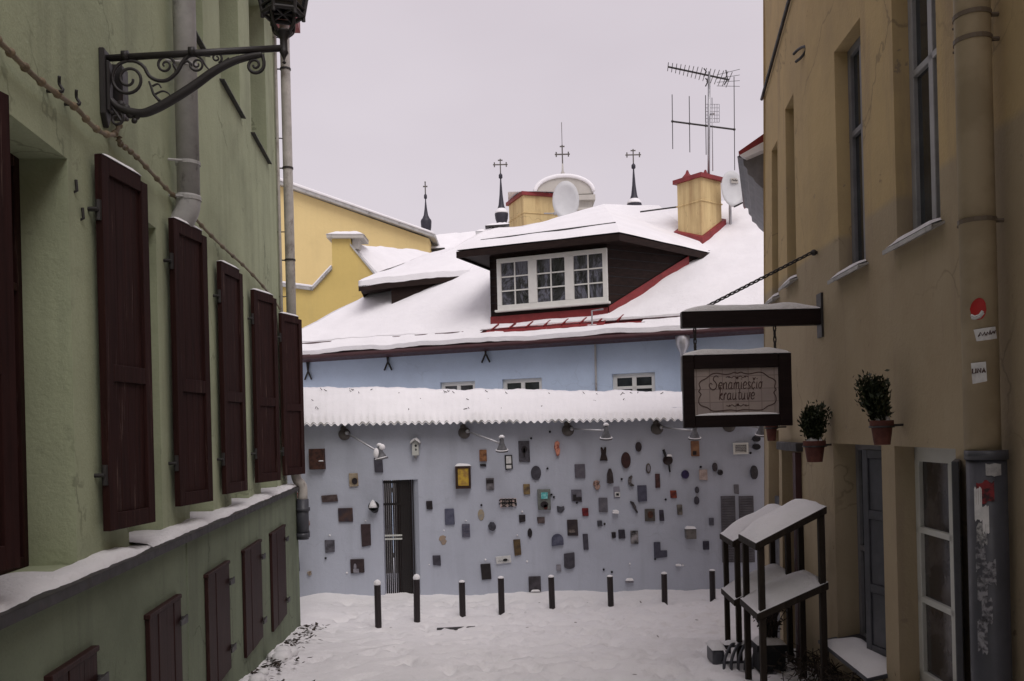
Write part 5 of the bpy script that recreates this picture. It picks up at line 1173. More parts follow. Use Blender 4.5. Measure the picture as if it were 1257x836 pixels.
# ================================================================ BLUE HOUSE BEHIND THE WALL
HN = V((.384, .923, 0)).normalized(); HA = V((.923, -.384, 0)).normalized(); K = .7
EP = V((0, 19.447, 4.98)); RNm = V((-.2688, -.646, 1)).normalized()
def S_(p): return .384 * p.x + .923 * p.y - 17.95
def rp(x, y, up=0): return onplane(x, y, EP + V((0, 0, up)), RNm)
def hp(x, y, s): return onplane(x, y, HN * (17.95 + s), HN)
def HX(a, s, z): # a = along wall from the point of the plane nearest the origin line
    return HN * (17.95 + s) + HA * a + V((0, 0, z))
bhouse = thing('blue_house', 'pale blue house with a snowy roof and a big dark dormer above the art wall', 'house', HX(0, .4, .2))
aL, aR = -14, 2.5
def along(p): return p.dot(HA)
E1 = V((-6.26, 22.05, 4.98)); aE = along(E1); aRt = along(hp(1010, 400, 0))
wins = []
for (xa, xb, yt) in ((540, 583, 467), (616, 665, 464), (751, 804, 460)):
    p, q = hp(xa, yt, .4), hp(xb, yt, .4); wins.append((along(p), along(q), p.z - 1.5, (p.z + q.z) / 2))
zt = sum(w[3] for w in wins) / 3; hops = [(a, b, zt - 1.5, zt, .12) for a, b, c, d in wins]
mb = MB(); HW = lambda s, t, d: HX(s, .4 - d, t)
wall_grid(mb, HW, aE + .4, aRt, -.3, 5.1, hops, .7)
for a in (aE + .4, aRt): mb.quad(HX(a, .4, -.3), HX(a, 9.6, -.3), HX(a, 9.6, 5.1), HX(a, .4, 5.1))
mb.quad(HX(aE + .4, 9.6, -.3), HX(aRt, 9.6, -.3), HX(aRt, 9.6, 5.1), HX(aE + .4, 9.6, 5.1))
mb.build('wall', M['blue'], bhouse, recalc=False)
for o in hops: casement(HW, o, M['white'], bhouse, (.5,), (.8,), M['glass'], .09)
m = MB(); p = hp(731, 440, .39); m.tube([HX(along(p), .385, 0), HX(along(p), .385, 5)], .025, 6); m.build('cable', M['zinc'], bhouse)
m = MB()
for (x, y) in ((378, 456), (476, 444), (596, 434)):
    c = hp(x, y, .36)
    for sg in (1, -1): m.tube([c + HA * sg * .10 + V((0, 0, -.2)), c + V((0, 0, 0)), c - HA * sg * .03 + V((0, 0, .25))], .02, 6)
m.build('gutter_stay', M['ironrust'], bhouse)
# roof body, hip at the left end
ridgeL = rp(600, 290); sR = 5.2; rz = 4.98 + K * sR; aRL = along(ridgeL)
R1, R2 = HX(aRL, sR, rz), HX(aRt, sR, rz); E0, E2 = HX(aE, 0, 4.98), HX(aRt, 0, 4.98); B0, B2 = HX(aE, 2 * sR, 4.98), HX(aRt, 2 * sR, 4.98)
m = MB(); m.quad(E0, E2, R2, R1); m.add([E0, R1, B0], [(0, 1, 2)]); m.quad(B0, R1, R2, B2); m.quad(E0, E2, B2, B0); m.add([E2, B2, R2], [(0, 1, 2)])
rf = m.build('roof', M['maroon'], bhouse)
# snow blanket over the roof faces, left open for the bare strip under the dormer
def blanket(quad, th, nx, ny, seed, parent, name='snow', mat='snow', hole=None, edge=.0, amp=1.0):
    a, b, c, d = [V(p) for p in quad]; nn = (b - a).cross(d - a).normalized()
    if nn.z < 0: nn = -nn
    m = MB(); vs = []; fs = []
    for j in range(ny + 1):
        for i in range(nx + 1):
            s, t = i / nx, j / ny; p = a.lerp(b, s).lerp(d.lerp(c, s), t)
            e = 1
            h = th * e * (1 + amp * (.45 * noise.noise(p * .55 + V((seed, 0, 0))) + .28 * noise.noise(p * 1.6) + .16 * noise.noise(p * 4.5)))
            vs.append(p + V((0, 0, h / max(.5, nn.z) + .004)) + ((b - a).cross(nn).normalized() * edge * noise.noise(V((s * 14, seed, 0))) if j == 0 else V((0, 0, 0))))
    for j in range(ny):
        for i in range(nx):
            q = vs[j * (nx + 1) + i].lerp(vs[(j + 1) * (nx + 1) + i + 1], .5)
            if hole and hole(q): continue
            o = j * (nx + 1) + i; fs.append((o, o + 1, o + nx + 2, o + nx + 1))
    m.add(vs, fs); W1 = nx + 1
    rim = [i for i in range(W1)] + [j * W1 + nx for j in range(1, ny + 1)] + [ny * W1 + i for i in range(nx - 1, -1, -1)] + [j * W1 for j in range(ny - 1, 0, -1)]
    lo = [vs[i] - V((0, 0, th * 1.25)) for i in rim]; k = len(rim)
    m.add([vs[i] for i in rim] + lo, [(i, (i + 1) % k, (i + 1) % k + k, i + k) for i in range(k)])
    return m.build(name, M[mat], parent, smooth=True)
pa, pb = rp(603, 404), rp(760, 393); d0, d1 = along(rp(598, 404)), along(rp(772, 392)); sgd = S_(rp(603, 412))
c0, c1 = along(rp(590, 414)), along(rp(790, 400))
def bare(p):
    a, s = along(p), S_(p); t = (a - c0) / (c1 - c0)
    return 0 < t < 1 and .17 + .03 * noise.noise(V((a * 2, 0, 0))) < s < .31 + .02 * noise.noise(V((a * 3, 4, 0)))
m = MB(); m.prism([HX(c0 - .3, .14, 4.98 + K * .14), HX(c1 + .3, .14, 4.98 + K * .14), HX(c1 + .3, .33, 4.98 + K * .33), HX(c0 - .3, .33, 4.98 + K * .33)], RNm * .05); m.build('bare_strip', M['redroof'], rf)
blanket([HX(aE + .02, -.02, 4.975), HX(aRt, -.02, 4.975), HX(aRt, .32, 4.98 + K * .32), HX(aE + .3, .32, 4.98 + K * .32)], .08, 150, 16, 1, rf, hole=bare, edge=.06)
blanket([HX(aE + .3, .34, 4.98 + K * .34), HX(aRt, .34, 4.98 + K * .34), R2, R1], .09, 130, 56, 2, rf, edge=.02)
blanket([B2, B0, R1, R2], .10, 40, 20, 3, rf); blanket([B0, E0, R1 + V((.01, 0, 0)), R1], .10, 30, 30, 5, rf)
m = MB(); m.prism([HX(aE, .315, 4.98 + K * .315), HX(aRt, .315, 4.98 + K * .315), HX(aRt, .345, 4.98 + K * .345), HX(aE, .345, 4.98 + K * .345)], RNm * .085); m.build('snow_guard', M['maroon'], rf)
for i in range(8):
    m = MB(); t = (i + .5) / 8; a = d0 + (d1 - d0) * t; m.prism([HX(a, .30, 4.98 + K * .30), HX(a + .03, .30, 4.98 + K * .30), HX(a + .12, .49, 4.98 + K * .49), HX(a + .09, .49, 4.98 + K * .49)], RNm * .115); m.build('standing_seam', M['redroof'], rf)
m = MB(); p = rp(727, 402, .05); m.tube([p, p + V((0, 0, .35)), p + HA * .25 + V((0, 0, .37))], .02, 6); m.build('vent_stub', M['galv'], rf)
m = MB(); g0, g1 = HX(aE, -.03, 4.90), HX(aRt, -.03, 4.90)
m.tube([g0, g1], .05, 10); m.prism([HX(aE, .0, 4.86), HX(aRt, .0, 4.86), HX(aRt, .4, 4.82), HX(aE, .4, 4.82)], (0, 0, .05)); m.prism([HX(aE, -.005, 4.87), HX(aRt, -.005, 4.87), HX(aRt, -.005, 4.97), HX(aE, -.005, 4.97)], HN * .02); m.build('gutter', M['maroon'], bhouse, smooth=False)
m = MB(); p = hp(838, 420, .1); m.lathe((p.x, p.y, 4.5), [(.06, -.15), (.06, 0), (.14, .16), (.15, .34), (.13, .36)], 14); m.tube([V((p.x, p.y, 4.4)), V((p.x, p.y, 0))], .06, 12); m.build('downpipe', M['galv'], bhouse, smooth=True)

# big dormer
sf = .515; D = lambda x, y, s=sf: hp(x, y, s)
LB, RB, LT, RT = D(603, 404), D(747, 393), D(603, 316), D(758, 296)
RB2 = rp(872, 322); S2 = rp(838, 334)
zE = (D(560, 309, .08).z + D(760, 289, .08).z) / 2
CL, CC = V((D(560, 309, .08).x, D(560, 309, .08).y, zE)), V((D(760, 289, .08).x, D(760, 289, .08).y, zE))
CRt = rp(874, 313); AP = onplane(741, 256, HX(0, sR, 0), HN)
m = MB(); wth = HN * .12
m.prism([LB - V((0, 0, .3)), RB - V((0, 0, .3)), V((RB.x, RB.y, zE + .02)), V((LB.x, LB.y, zE + .02))], wth)
inn = HN * 4
m.prism([LB - V((0, 0, .3)), LB - V((0, 0, .3)) + inn, V((LB.x, LB.y, zE)) + inn, V((LB.x, LB.y, zE))], HA * .1)
sd = (S2 - RB); sd.z = 0; sdn = sd.normalized()
far = RB + sdn * 3.0
m.prism([RB + wth * .0 - V((0, 0, .3)), far - V((0, 0, .3)), V((far.x, far.y, zE + .02)), V((RB.x, RB.y, zE + .02))], V((-sdn.y, sdn.x, 0)) * .1)
dw = m.build('dormer_wall', M['darkwood'], bhouse)
m = MB()   # thin horizontal board joints on the dormer cladding
for i in range(1, 9):
    z = LB.z + (zE - LB.z) * i / 9; m.prism([V((LB.x, LB.y, z)) - HN * .006, V((RB.x, RB.y, z)) - HN * .006, V((RB.x, RB.y, z + .012)) - HN * .006, V((LB.x, LB.y, z + .012)) - HN * .006], HN * .01)
    q = V((sdn.y, -sdn.x, 0)) * .006; m.prism([V((RB.x, RB.y, z)) + q, V((far.x, far.y, z)) + q, V((far.x, far.y, z + .012)) + q, V((RB.x, RB.y, z + .012)) + q], -q * 1.4)
m.build('cladding_joint', M['black'], dw)
m = MB(); q = V((sdn.y, -sdn.x, 0))
def band(P, Q, n_, w=.24):
    m.prism([P + V((0, 0, .05)), Q + V((0, 0, .05)), Q + V((0, 0, .05 + w)), P + V((0, 0, .05 + w))], n_ * .03)
band(LB - HN * .002, RB - HN * .002, -HN, .22); Fz = rp(845, 330); band(RB + q * .002, Fz + q * .002, q, .24)
m.prism([LB - HN * .35 - V((0, 0, .2)) + V((0, 0, .05)), RB - HN * .35 - V((0, 0, .2)) + V((0, 0, .05)), RB + V((0, 0, .08)), LB + V((0, 0, .08))], RNm * .02)
m.build('flashing', M['redroof'], dw)
# window of three casements
w0, w1 = D(610, 350, sf - .09), D(745.5, 350, sf - .09); wb = (D(611, 380).z + D(746, 372).z) / 2; wt = (D(610, 318).z + D(746, 306).z) / 2
a0, a1 = along(w0), along(w1); DW = lambda s, t, d: HX(s, sf - .09 - d, t); m = MB()
def bar(s0, s1, t0, t1, d0=0, th=.07): m.prism([DW(s0, t0, d0), DW(s1, t0, d0), DW(s1, t1, d0), DW(s0, t1, d0)], HN * th)
fw = .10; bar(a0, a1, wb, wb + fw); bar(a0, a1, wt - fw, wt)
xs = [a0, a0 + (a1 - a0) / 3, a0 + 2 * (a1 - a0) / 3, a1]
bar(a0, a0 + fw, wb + fw, wt - fw); bar(a1 - fw, a1, wb + fw, wt - fw)
for x in xs[1:3]: bar(x - .10, x + .10, wb + fw, wt - fw, .004)
bar(a0 - .05, a1 + .05, wb - .05, wb - .002, .05, .1)
wf = m.build('dormer_window', M['white'], bhouse, bevel=.006)
m = MB()
for i in range(3):
    p, q2 = xs[i] + .1, xs[i + 1] - .1; m.quad(DW(p, wb + fw, -.05), DW(q2, wb + fw, -.05), DW(q2, wt - fw, -.05), DW(p, wt - fw, -.05))
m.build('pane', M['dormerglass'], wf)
m = MB()
for i in range(3):
    p, q2 = xs[i] + .1, xs[i + 1] - .1; bar((p + q2) / 2 - .014, (p + q2) / 2 + .014, wb + fw, wt - fw, -.02, .02)
    for k in (1, 2): z = wb + fw + (wt - wb - 2 * fw) * k / 3; bar(p, q2, z - .014, z + .014, -.022, .02)
m.build('glazing_bar', M['white'], wf)
# dormer roof
CLb = CL + HN * 3.6 + V((0, 0, 0)); m = MB(); dn = V((0, 0, -.10))
faces = [(CL, CC, AP), (CC, CRt, AP), (CL, AP, CLb)]
for f_ in faces: m.add([p for p in f_], [(0, 1, 2)])
RR = HX(along(rp(812, 262)), sR, rz + .05); m.add([CRt, RR, AP], [(0, 1, 2)])
def fascia(P, Q, n_): m.prism([P + V((0, 0, -.12)), Q + V((0, 0, -.12)), Q + V((0, 0, .02)), P + V((0, 0, .02))], n_ * .03)
fascia(CL, CC, HN); cn = V((-(CRt - CC).y, (CRt - CC).x, 0)).normalized(); fascia(CC, CRt, cn); fascia(CL, CLb, HA)
m.quad(CL + V((0, 0, -.07)), CC + V((0, 0, -.07)), RT * 0 + V((RB.x, RB.y, zE - .07)), V((LB.x, LB.y, zE - .07))); m.quad(CC + V((0, 0, -.07)), CRt + V((0, 0, -.07)), V((far.x, far.y, zE - .07)), V((RB.x, RB.y, zE - .07)))
m.quad(CL + V((0, 0, -.07)), V((LB.x, LB.y, zE - .07)), V((LB.x, LB.y, zE - .07)) + HN * 3, CLb + V((0, 0, -.07)))
dr_ = m.build('dormer_roof', M['darkwood'], bhouse)
def tri_snow(a, b, c, th, seed, par, n=26):
    a, b, c = V(a), V(b), V(c); nn = (b - a).cross(c - a).normalized(); nn = nn if nn.z > 0 else -nn; m = MB(); vs = []; idx = {}; fs = []
    for j in range(n + 1):
        for i in range(n + 1 - j):
            p = a + (b - a) * (i / n) + (c - a) * (j / n); e = .35 if j == 0 else 1
            idx[i, j] = len(vs); vs.append(p + V((0, 0, th * e * (1 + .25 * noise.noise(p * 1.2)) + .01)))
    for j in range(n):
        for i in range(n - j):
            fs.append((idx[i, j], idx[i + 1, j], idx[i, j + 1]))
            if i + j < n - 1: fs.append((idx[i + 1, j], idx[i + 1, j + 1], idx[i, j + 1]))
    m.add(vs, fs); return m.build('snow', M['snow'], par, smooth=True)
tri_snow(CL, CC, AP, .12, 1, dr_); tri_snow(CC, CRt, AP, .12, 2, dr_); tri_snow(CRt, RR, AP, .12, 3, dr_); tri_snow(CLb, CL, AP, .12, 4, dr_)
m = MB(); e = .12; a = CL.lerp(AP, .12); b = CC.lerp(AP, .17); m.tube([a + V((0, 0, .13)) + HA * .1, b + V((0, 0, .14))], .018, 6); m.build('snow_guard', M['iron'], dr_)
# small left dormer on the hip
A2 = rp(576, 337.5, .05); A1 = at(440, 351, 22.1); zl = A1.z
A3 = at(520, 318, 26.2); A4 = rp(605, 296); m = MB()
dz_ = V((0, 0, -.25)); m.add([A1, A2, A4 + dz_, A3 + dz_], [(0, 1, 2, 3)]); A5 = A1 + V((-.2, 3.2, .0)); m.add([A1, A3 + dz_, A5 + dz_], [(0, 1, 2)])
m.prism([A1 - V((0, 0, .13)), A2 - V((0, 0, .13)), A2, A1], (0, .03, 0)); bb = V((0, .5, 0)); B1 = V((at(481, 360, 22.6).x, 22.6, zl - .06)); m.quad(A1 - V((0, 0, .08)), A2 - V((0, 0, .08)), A2 + bb - V((0, 0, .08)), A1 + V((0, .8, -.08)))
lr = m.build('dormer_roof', M['darkwood'], bhouse)
blanket([A1, A2, A4, A3], .12, 30, 14, 8, lr); tri_snow(A5, A1, A3, .12, 7, lr)
m = MB(); m.prism([V((B1.x, 22.5, zl - 1.4)), V((A2.x - .1, A2.y + .1, zl - 1.4)), V((A2.x - .1, A2.y + .1, A2.z - .06)), V((B1.x, 22.5, zl + .03))], (0, 1.5, 0)); m.build('dormer_wall', M['darkwood'], bhouse)
# chimneys on the blue house
def chimney(x0, x1, yt, yb, Y, rot, capmat, nm='chimney', base=True):
    p, q = at(x0, (yt + yb) / 2, Y), at(x1, (yt + yb) / 2, Y); w = (q.x - p.x); c = (p + q) / 2; zt, zb = at((x0 + x1) / 2, yt, Y).z, at((x0 + x1) / 2, yb, Y).z
    rm = Matrix.Rotation(rot, 3, 'Z'); k = w / (abs(math.cos(rot)) + abs(math.sin(rot)))
    m = MB(); m.box((c.x, c.y, (zt + zb) / 2 - .4), (k, k, zt - zb + .8), rm); m.box((c.x, c.y, zb + (zt - zb) * .50), (k + .05, k + .05, (zt - zb) * .03), rm)
    o = m.build(nm, M['pier'], bhouse, bevel=.012)
    m = MB(); m.box((c.x, c.y, zt + .03), (k + .14, k + .14, .10), rm)
    if base:
        bf = MB(); cs_ = [V((c.x, c.y, 0)) + rm @ V((sx_ * (k / 2 + .07), sy_ * (k / 2 + .07), 0)) for sx_, sy_ in ((-1, -1), (1, -1), (1, 1), (-1, 1))]; zr_ = lambda p: 4.98 + K * S_(p); bf.add([V((p.x, p.y, zr_(p) - .1)) for p in cs_] + [V((p.x, p.y, zr_(p) + .24)) for p in cs_], [(0, 1, 2, 3), (4, 5, 6, 7)] + [(i, (i + 1) % 4, (i + 1) % 4 + 4, i + 4) for i in range(4)]); bf.build('base_flashing', M['redroof'], o); [m.lathe((c.x + d * .3, c.y, zt + .06), [(.19, 0), (.05, .16), (.02, .24)], 4) for d in (-.9, .55)]
    m.build('cap', M['redroof'], o)
    return c, zt, k
cC, zC, kC = chimney(832, 885, 224, 281, 21.6, math.radians(38), None)
cB, zB, kB = chimney(625, 690, 247, 290, 26.5, math.radians(20), None, base=False)
m = MB(); snow_heap(m, [V((cB.x - .8, cB.y - .8, zB + .08)), V((cB.x + .8, cB.y - .8, zB + .08)), V((cB.x + .8, cB.y + .8, zB + .08)), V((cB.x - .8, cB.y + .8, zB + .08))], .05, 2); m.build('ridge_snow', M['snow'], bhouse, smooth=True)
m = MB()   # tufts of wire and ridge tiles poking through
for i in range(12):
    p = at(885 + i * 3.8, 270 + R.uniform(-1, 1.5), 22.6); m.tube([p, p + V((R.uniform(.02, .12), 0, R.uniform(-.05, .10))), p + V((.12, 0, R.uniform(-.05, .03)))], .014, 5)
m.tube([at(786, 260, 22.4), at(832, 254, 21.9)], .02, 6); m.build('ridge_wire', M['iron'], bhouse)
# satellite dishes
def dish(x, y, w, h, Y, tiltx, yaw, lab, arm=True, logo=True):
    c = at(x, y, Y); rt = thing('satellite_dish', lab, 'satellite dish', c + V((0, .1, -.4))); rw, rh = w / 2 * Y / F, h / 2 * Y / F
    rm = Matrix.Rotation(yaw, 3, 'Z') @ Matrix.Rotation(tiltx, 3, 'X'); m = MB(); n = 28; vs = [c + rm @ V((0, .10, 0))]; fs = []
    for j in range(1, 5):
        t = j / 4
        for i in range(n): q = 2 * math.pi * i / n; vs.append(c + rm @ V((rw * t * math.cos(q), .10 * (1 - t * t), rh * t * math.sin(q))))
    for i in range(n): fs.append((0, 1 + i, 1 + (i + 1) % n))
    for j in range(3):
        for i in range(n): a = 1 + j * n + i; b = 1 + j * n + (i + 1) % n; fs.append((a, b, b + n, a + n))
    m.add(vs, fs); o = m.build('reflector', M['dish'], rt, smooth=True); so = o.modifiers.new('t', 'SOLIDIFY'); so.thickness = .02
    m = MB(); m.tube([c + rm @ V((0, .12, -.1)), c + V((0, .3, -.4)), c + V((0, .3, -.9))], .035, 8); m.build('mount', M['galv'], rt)
    if arm:
        tip = c + V((rw * 1.35, -.55, -rh * .72)); m = MB(); m.tube([c + rm @ V((0, 0, -rh * .98)), tip], .02, 7); m.tube([c + rm @ V((rw * .5, 0, -rh * .8)), tip], .010, 6); m.box(tip, (.10, .14, .10)); m.build('feed_arm', M['iron'], rt)
    if logo:
        m = MB(); m.prism([c + rm @ V((a * rw, .02, b * rh)) for a, b in ((-.05, .35), (.55, .35), (.55, .62), (-.05, .62))], rm @ V((0, .005, 0))); lo = m.build('label_plate', M['zinc_pale'], rt)
        m = MB(); m.tube([c + rm @ V((a * rw, .012, b * rh)) for a, b in ((0, .5), (.1, .54), (.2, .47), (.3, .54), (.4, .48), (.5, .52))], .008, 4); m.build('lettering', M['black'], lo)
    return rt
dish(899.5, 232, 31, 46, 21.2, -.10, .25, 'white satellite dish with a feed arm right of the yellow roof chimney')
dish(694.5, 246, 33, 49, 25.2, -.05, -.1, 'plain pale satellite dish seen edge-on before the church dome', False, False)
m = MB(); o_ = at(668, 262, 25.0); m.tube([o_, at(682, 262, 25.2)], .02, 6); m.ball(at(681, 262, 25.1), .05, 8, 6); tag(m.build('dish_arm', M['zinc'], loc=o_), 'thin grey rod with a knob sticking out beside the plain satellite dish', 'rod')
# antenna mast
YA = 21.7; pb_ = at(871, 222, YA); an = thing('tv_antenna', 'tall roof antenna mast with two tiers of aerial rods above the yellow chimney', 'antenna', V((pb_.x, pb_.y, zC)))
A = lambda x, y, d=0: at(x, y, YA + d); m = MB(); m.tube([A(870, 219), A(870.5, 88)], .032, 8); m.tube([A(875, 210), A(874, 120)], .012, 6); m.build('mast', M['galv'], an, smooth=True)
m = MB(); m.tube([A(820, 82), A(895, 98)], .022, 6)
for i in range(16):
    t = i / 15; c = A(820 + 75 * t, 82 + 16 * t); l = .18 + .22 * t; m.tube([c + V((-.02, -l, .03)), c + V((.02, l, -.03))], .009, 4)
for dy in (-6, 6): m.tube([A(891, 92 + dy), A(893, 98), A(889, 104)], .016, 5)
for (x, y) in ((864, 88), (866, 100)): m.tube([A(x, y - 4), A(x + 3, y), A(x, y + 6)], .016, 5)
for k in range(4): m.tube([A(880 + 0 * k, 92 + 4.5 * k, -.1), A(908, 85 + 7 * k, .35)], .006, 4)
m.build('upper_aerial', M['iron'], an)
m = MB(); m.tube([A(825, 149), A(902, 159)], .022, 6)
for (x, y0, y1) in ((825, 116, 183), (846, 118, 187), (866, 117, 190), (901, 94, 209)): m.tube([A(x, y0), A(x + .8, y1)], .010, 5); m.ball(A(x + .4, 149 + (x - 825) * .13), .035, 6, 4)
m.build('lower_aerial', M['iron'], an)
m = MB(); c0_, c1_ = A(866, 128, .1), A(883, 150, .1)
for i in range(7): x = 866 + 17 * i / 6; m.tube([A(x, 128, .1), A(x, 150, .1)], .007, 4)
for i in range(6): y = 128 + 22 * i / 5; m.tube([A(866, y, .1), A(883, y, .1)], .007, 4)
m.tube([A(873, 140), A(876, 140, -.3)], .03, 6); m.build('grid_aerial', M['galv'], an)

# ================================================================ YELLOW BUILDINGS
yh = thing('yellow_house', 'large plain yellow house with a sloping snowy verge at the far left', 'house', V((-9, 34, 0)))
Y2 = 34; T1, T2 = at(300, 213, Y2), at(532, 294, Y2); m = MB(); bw = at(527, 300, Y2).x
m.prism([V((T1.x, Y2, 0)), V((bw, Y2, 0)), V((bw, Y2, at(527, 293, Y2).z)), V((T1.x, Y2, T1.z))], (0, 12, 0)); m.build('wall', M['yellow'], yh)
m = MB(); m.prism([T1 + V((0, -.3, 0)), T2 + V((.1, -.3, 0)), T2 + V((.1, -.3, .14)), T1 + V((0, -.3, .14))], (0, 12.5, 0)); vr = m.build('roof', M['zinc'], yh)
m = MB(); m.prism([T1 + V((0, -.34, .14)), T2 + V((.05, -.34, .14)), T2 + V((.05, -.34, .22)), T1 + V((0, -.34, .26))], (0, 12.5, 0)); m.build('snow', M['snow'], vr, bevel=.03, seg=2)
Y3 = 27.5; g = lambda x, y: at(x, y, Y3); yg = thing('yellow_gable', 'lower yellow gable wall rising in a snow capped chimney stack', 'house', g(420, 410))
outl = [(330, 350), (384, 357), (408, 331), (407, 291), (430, 291), (432, 303), (463, 341), (500, 372), (500, 440), (330, 440)]
m = MB(); m.prism([g(*q) for q in outl], (0, .5, 0)); b_ = [g(330, 440), g(500, 440)]; m.prism([V((b_[0].x, Y3 + .01, 0)), V((b_[1].x, Y3 + .01, 0)), V((b_[1].x, Y3 + .01, b_[1].z)), V((b_[0].x, Y3 + .01, b_[0].z + .05))], (0, .48, 0))
ww = m.build('wall', M['yellow_old'], yg)
m = MB()
for p, q in (((330, 350), (384, 357)), ((384, 357), (408, 331))):
    P, Q_ = g(*p), g(*q); m.prism([P + V((0, -.12, .0)), Q_ + V((0, -.12, .0)), Q_ + V((0, -.12, .09)), P + V((0, -.12, .09))], (0, .75, 0))
P, Q_ = g(430, 301), g(463, 341); m.prism([P + V((0, -.05, -.02)), Q_ + V((0, -.05, -.02)), Q_ + V((0, -.05, .06)), P + V((0, -.05, .06))], (0, .6, 0)); cpg = m.build('coping', M['zinc'], yg)
m = MB()
for p, q in (((331, 347), (384, 354)), ((384, 354), (407, 329))):
    P, Q_ = g(*p), g(*q); m.prism([P + V((0, -.1, .02)), Q_ + V((0, -.1, .02)), Q_ + V((0, -.1, .09)), P + V((0, -.1, .09))], (0, .7, 0))
m.build('snow', M['snow'], cpg, bevel=.02, seg=2)
m = MB(); c = g(424, 290); m.prism([g(402, 293) + V((0, -.15, 0)), g(447, 293) + V((0, -.15, 0)), g(447, 288) + V((0, -.15, .0)), g(402, 288) + V((0, -.15, 0))], (0, 1.0, 0)); m.prism([g(432, 305) + V((0, .05, 0)), g(440, 305) + V((0, .05, 0)), g(440, 292) + V((0, .05, 0)), g(432, 292) + V((0, .05, 0))], (0, .5, 0)); st_ = m.build('stack_cap', M['stone'], yg)
m = MB(); snow_heap(m, [g(401, 289) + V((0, -.17, 0)), g(448, 289) + V((0, -.17, 0)), g(448, 289) + V((0, .87, 0)), g(401, 289) + V((0, .87, 0))], .14, 2, 14); m.build('snow', M['snow'], st_, smooth=True)
lp_ = [g(430, 303) + V((0, .3, 0)), g(464, 343) + V((0, .3, 0)), at(600, 343, 30.5), at(535, 317, 34.0)]
m = MB(); m.prism([p - V((0, 0, .55)) for p in lp_], (0, 0, .1)); rr_ = m.build('roof', M['zinc'], yg); blanket(lp_, .12, 20, 20, 4, rr_)

# ================================================================ FAR SNOWY ROOFS, VENTS, AIR CONDITIONER
fh = thing('far_house', 'far house showing only its snow covered roof below the church spires', 'house', V((-2, 38, 0)))
r0, r1 = at(500, 297, 40), at(700, 279, 40); e0, e1 = at(490, 345, 36), at(720, 335, 36); m = MB()
m.prism([V((e0.x, 36.3, 0)), V((e1.x, 36.3, 0)), V((e1.x, 36.3, e1.z)), V((e0.x, 36.3, e0.z))], (0, 8, 0)); m.build('wall', M['yellow'], fh)
m = MB(); m.prism([p - V((0, 0, .2)) for p in (e0, e1, r1, r0)], (0, 0, .15)); m.quad(r0 - V((0, 0, .05)), r1 - V((0, 0, .05)), V((r1.x, 45, e1.z)), V((r0.x, 45, e0.z))); rq = m.build('roof', M['zinc'], fh); blanket([e0, e1, r1, r0], .15, 40, 24, 6, rq)
m = MB()
for i in range(9): p = r0.lerp(r1, .1 + .1 * i + R.uniform(0, .04)); m.tube([p + V((0, 0, .1)), p + V((.35, 0, .13))], .03, 5)
m.build('ridge_wire', M['iron'], fh)
def vent(x0, x1, yt, yb, Y, n, nm='roof_vent', par=fh):
    m = MB(); 
    for i in range(n):
        x = x0 + (x1 - x0) * (i + .5) / n; p = at(x, yb, Y); q = at(x, yt + 4, Y); m.box(((p.x + q.x) / 2, Y, (p.z + q.z) / 2 - .2), (.18, .5, abs(q.z - p.z) + .4))
    o = m.build(nm, M['stone'], par); m = MB(); p, q = at(x0 - 4, yt + 4, Y), at(x1 + 4, yt + 2, Y); m.prism([p + V((0, -.5, 0)), q + V((0, -.5, 0)), q + V((0, .5, 0)), p + V((0, .5, 0))], (0, 0, .06)); m.build('slab', M['iron'], o)
    m = MB(); snow_heap(m, [p + V((0, -.5, .06)), q + V((0, -.5, .06)), q + V((0, .5, .06)), p + V((0, .5, .06))], .14, x0, 10); m.build('snow', M['snow'], o, smooth=True)
vent(521, 543, 307, 318, 35.2, 4); vent(600, 622, 278, 290, 37.5, 3)
c = at(592, 290, 37.0); ac = thing('air_conditioner', 'small white air conditioner box on the far snowy roof', 'air conditioner', c + V((.15, .2, -.2)))
m = MB(); m.box(c + V((.18, .2, 0)), (.9, .35, .42)); m.build('case', M['dish'], ac, bevel=.02); m = MB(); m.lathe(c + V((-.0, .02, 0)), [(.17, 0), (.17, .02), (.12, .02), (.12, .01)], 18, ax); m.tube([c + V((-.15, 0, 0)), c + V((.15, 0, 0))], .012, 5); m.lathe(c + V((0, .0, 0)), [(.05, 0), (.05, .03)], 10, ax); m.build('fan', M['black'], ac)
m = MB(); snow_heap(m, [c + V((-.28, .02, .21)), c + V((.63, .02, .21)), c + V((.63, .37, .21)), c + V((-.28, .37, .21))], .12, 3); m.build('snow', M['snow'], ac, smooth=True)

# ================================================================ CHURCH
YC = 62; ch = thing('church', 'distant church showing dark onion spires, crosses and a pale domed gable over the roofs', 'church', V((4, YC, 0)))
m = MB(); zb = at(640, 300, YC).z; m.prism([V((-7, YC + 1, 0)), V((9.5, YC + 1, 0)), V((9.5, YC + 1, zb)), V((-7, YC + 1, zb))], (0, 18, 0)); m.build('nave', M['stone'], ch)
def cross(par, c, h, arm, trefoil=True, r=.035):
    m = MB(); m.tube([c, c + V((0, 0, h))], r, 6); zc = c.z + h * .62; m.tube([V((c.x - arm, c.y, zc)), V((c.x + arm, c.y, zc))], r, 6)
    for px, pz, dx, dz in ((c.x - arm, zc, -1, 0), (c.x + arm, zc, 1, 0), (c.x, c.z + h, 0, 1)):
        k = arm * .32; qx, qz = px - dx * k * .6, pz - dz * k * .6; m.tube([V((qx - dz * k, c.y, qz - dx * k)), V((qx + dz * k, c.y, qz + dx * k))], r, 6)
    m.build('cross', M['gilt'], par)
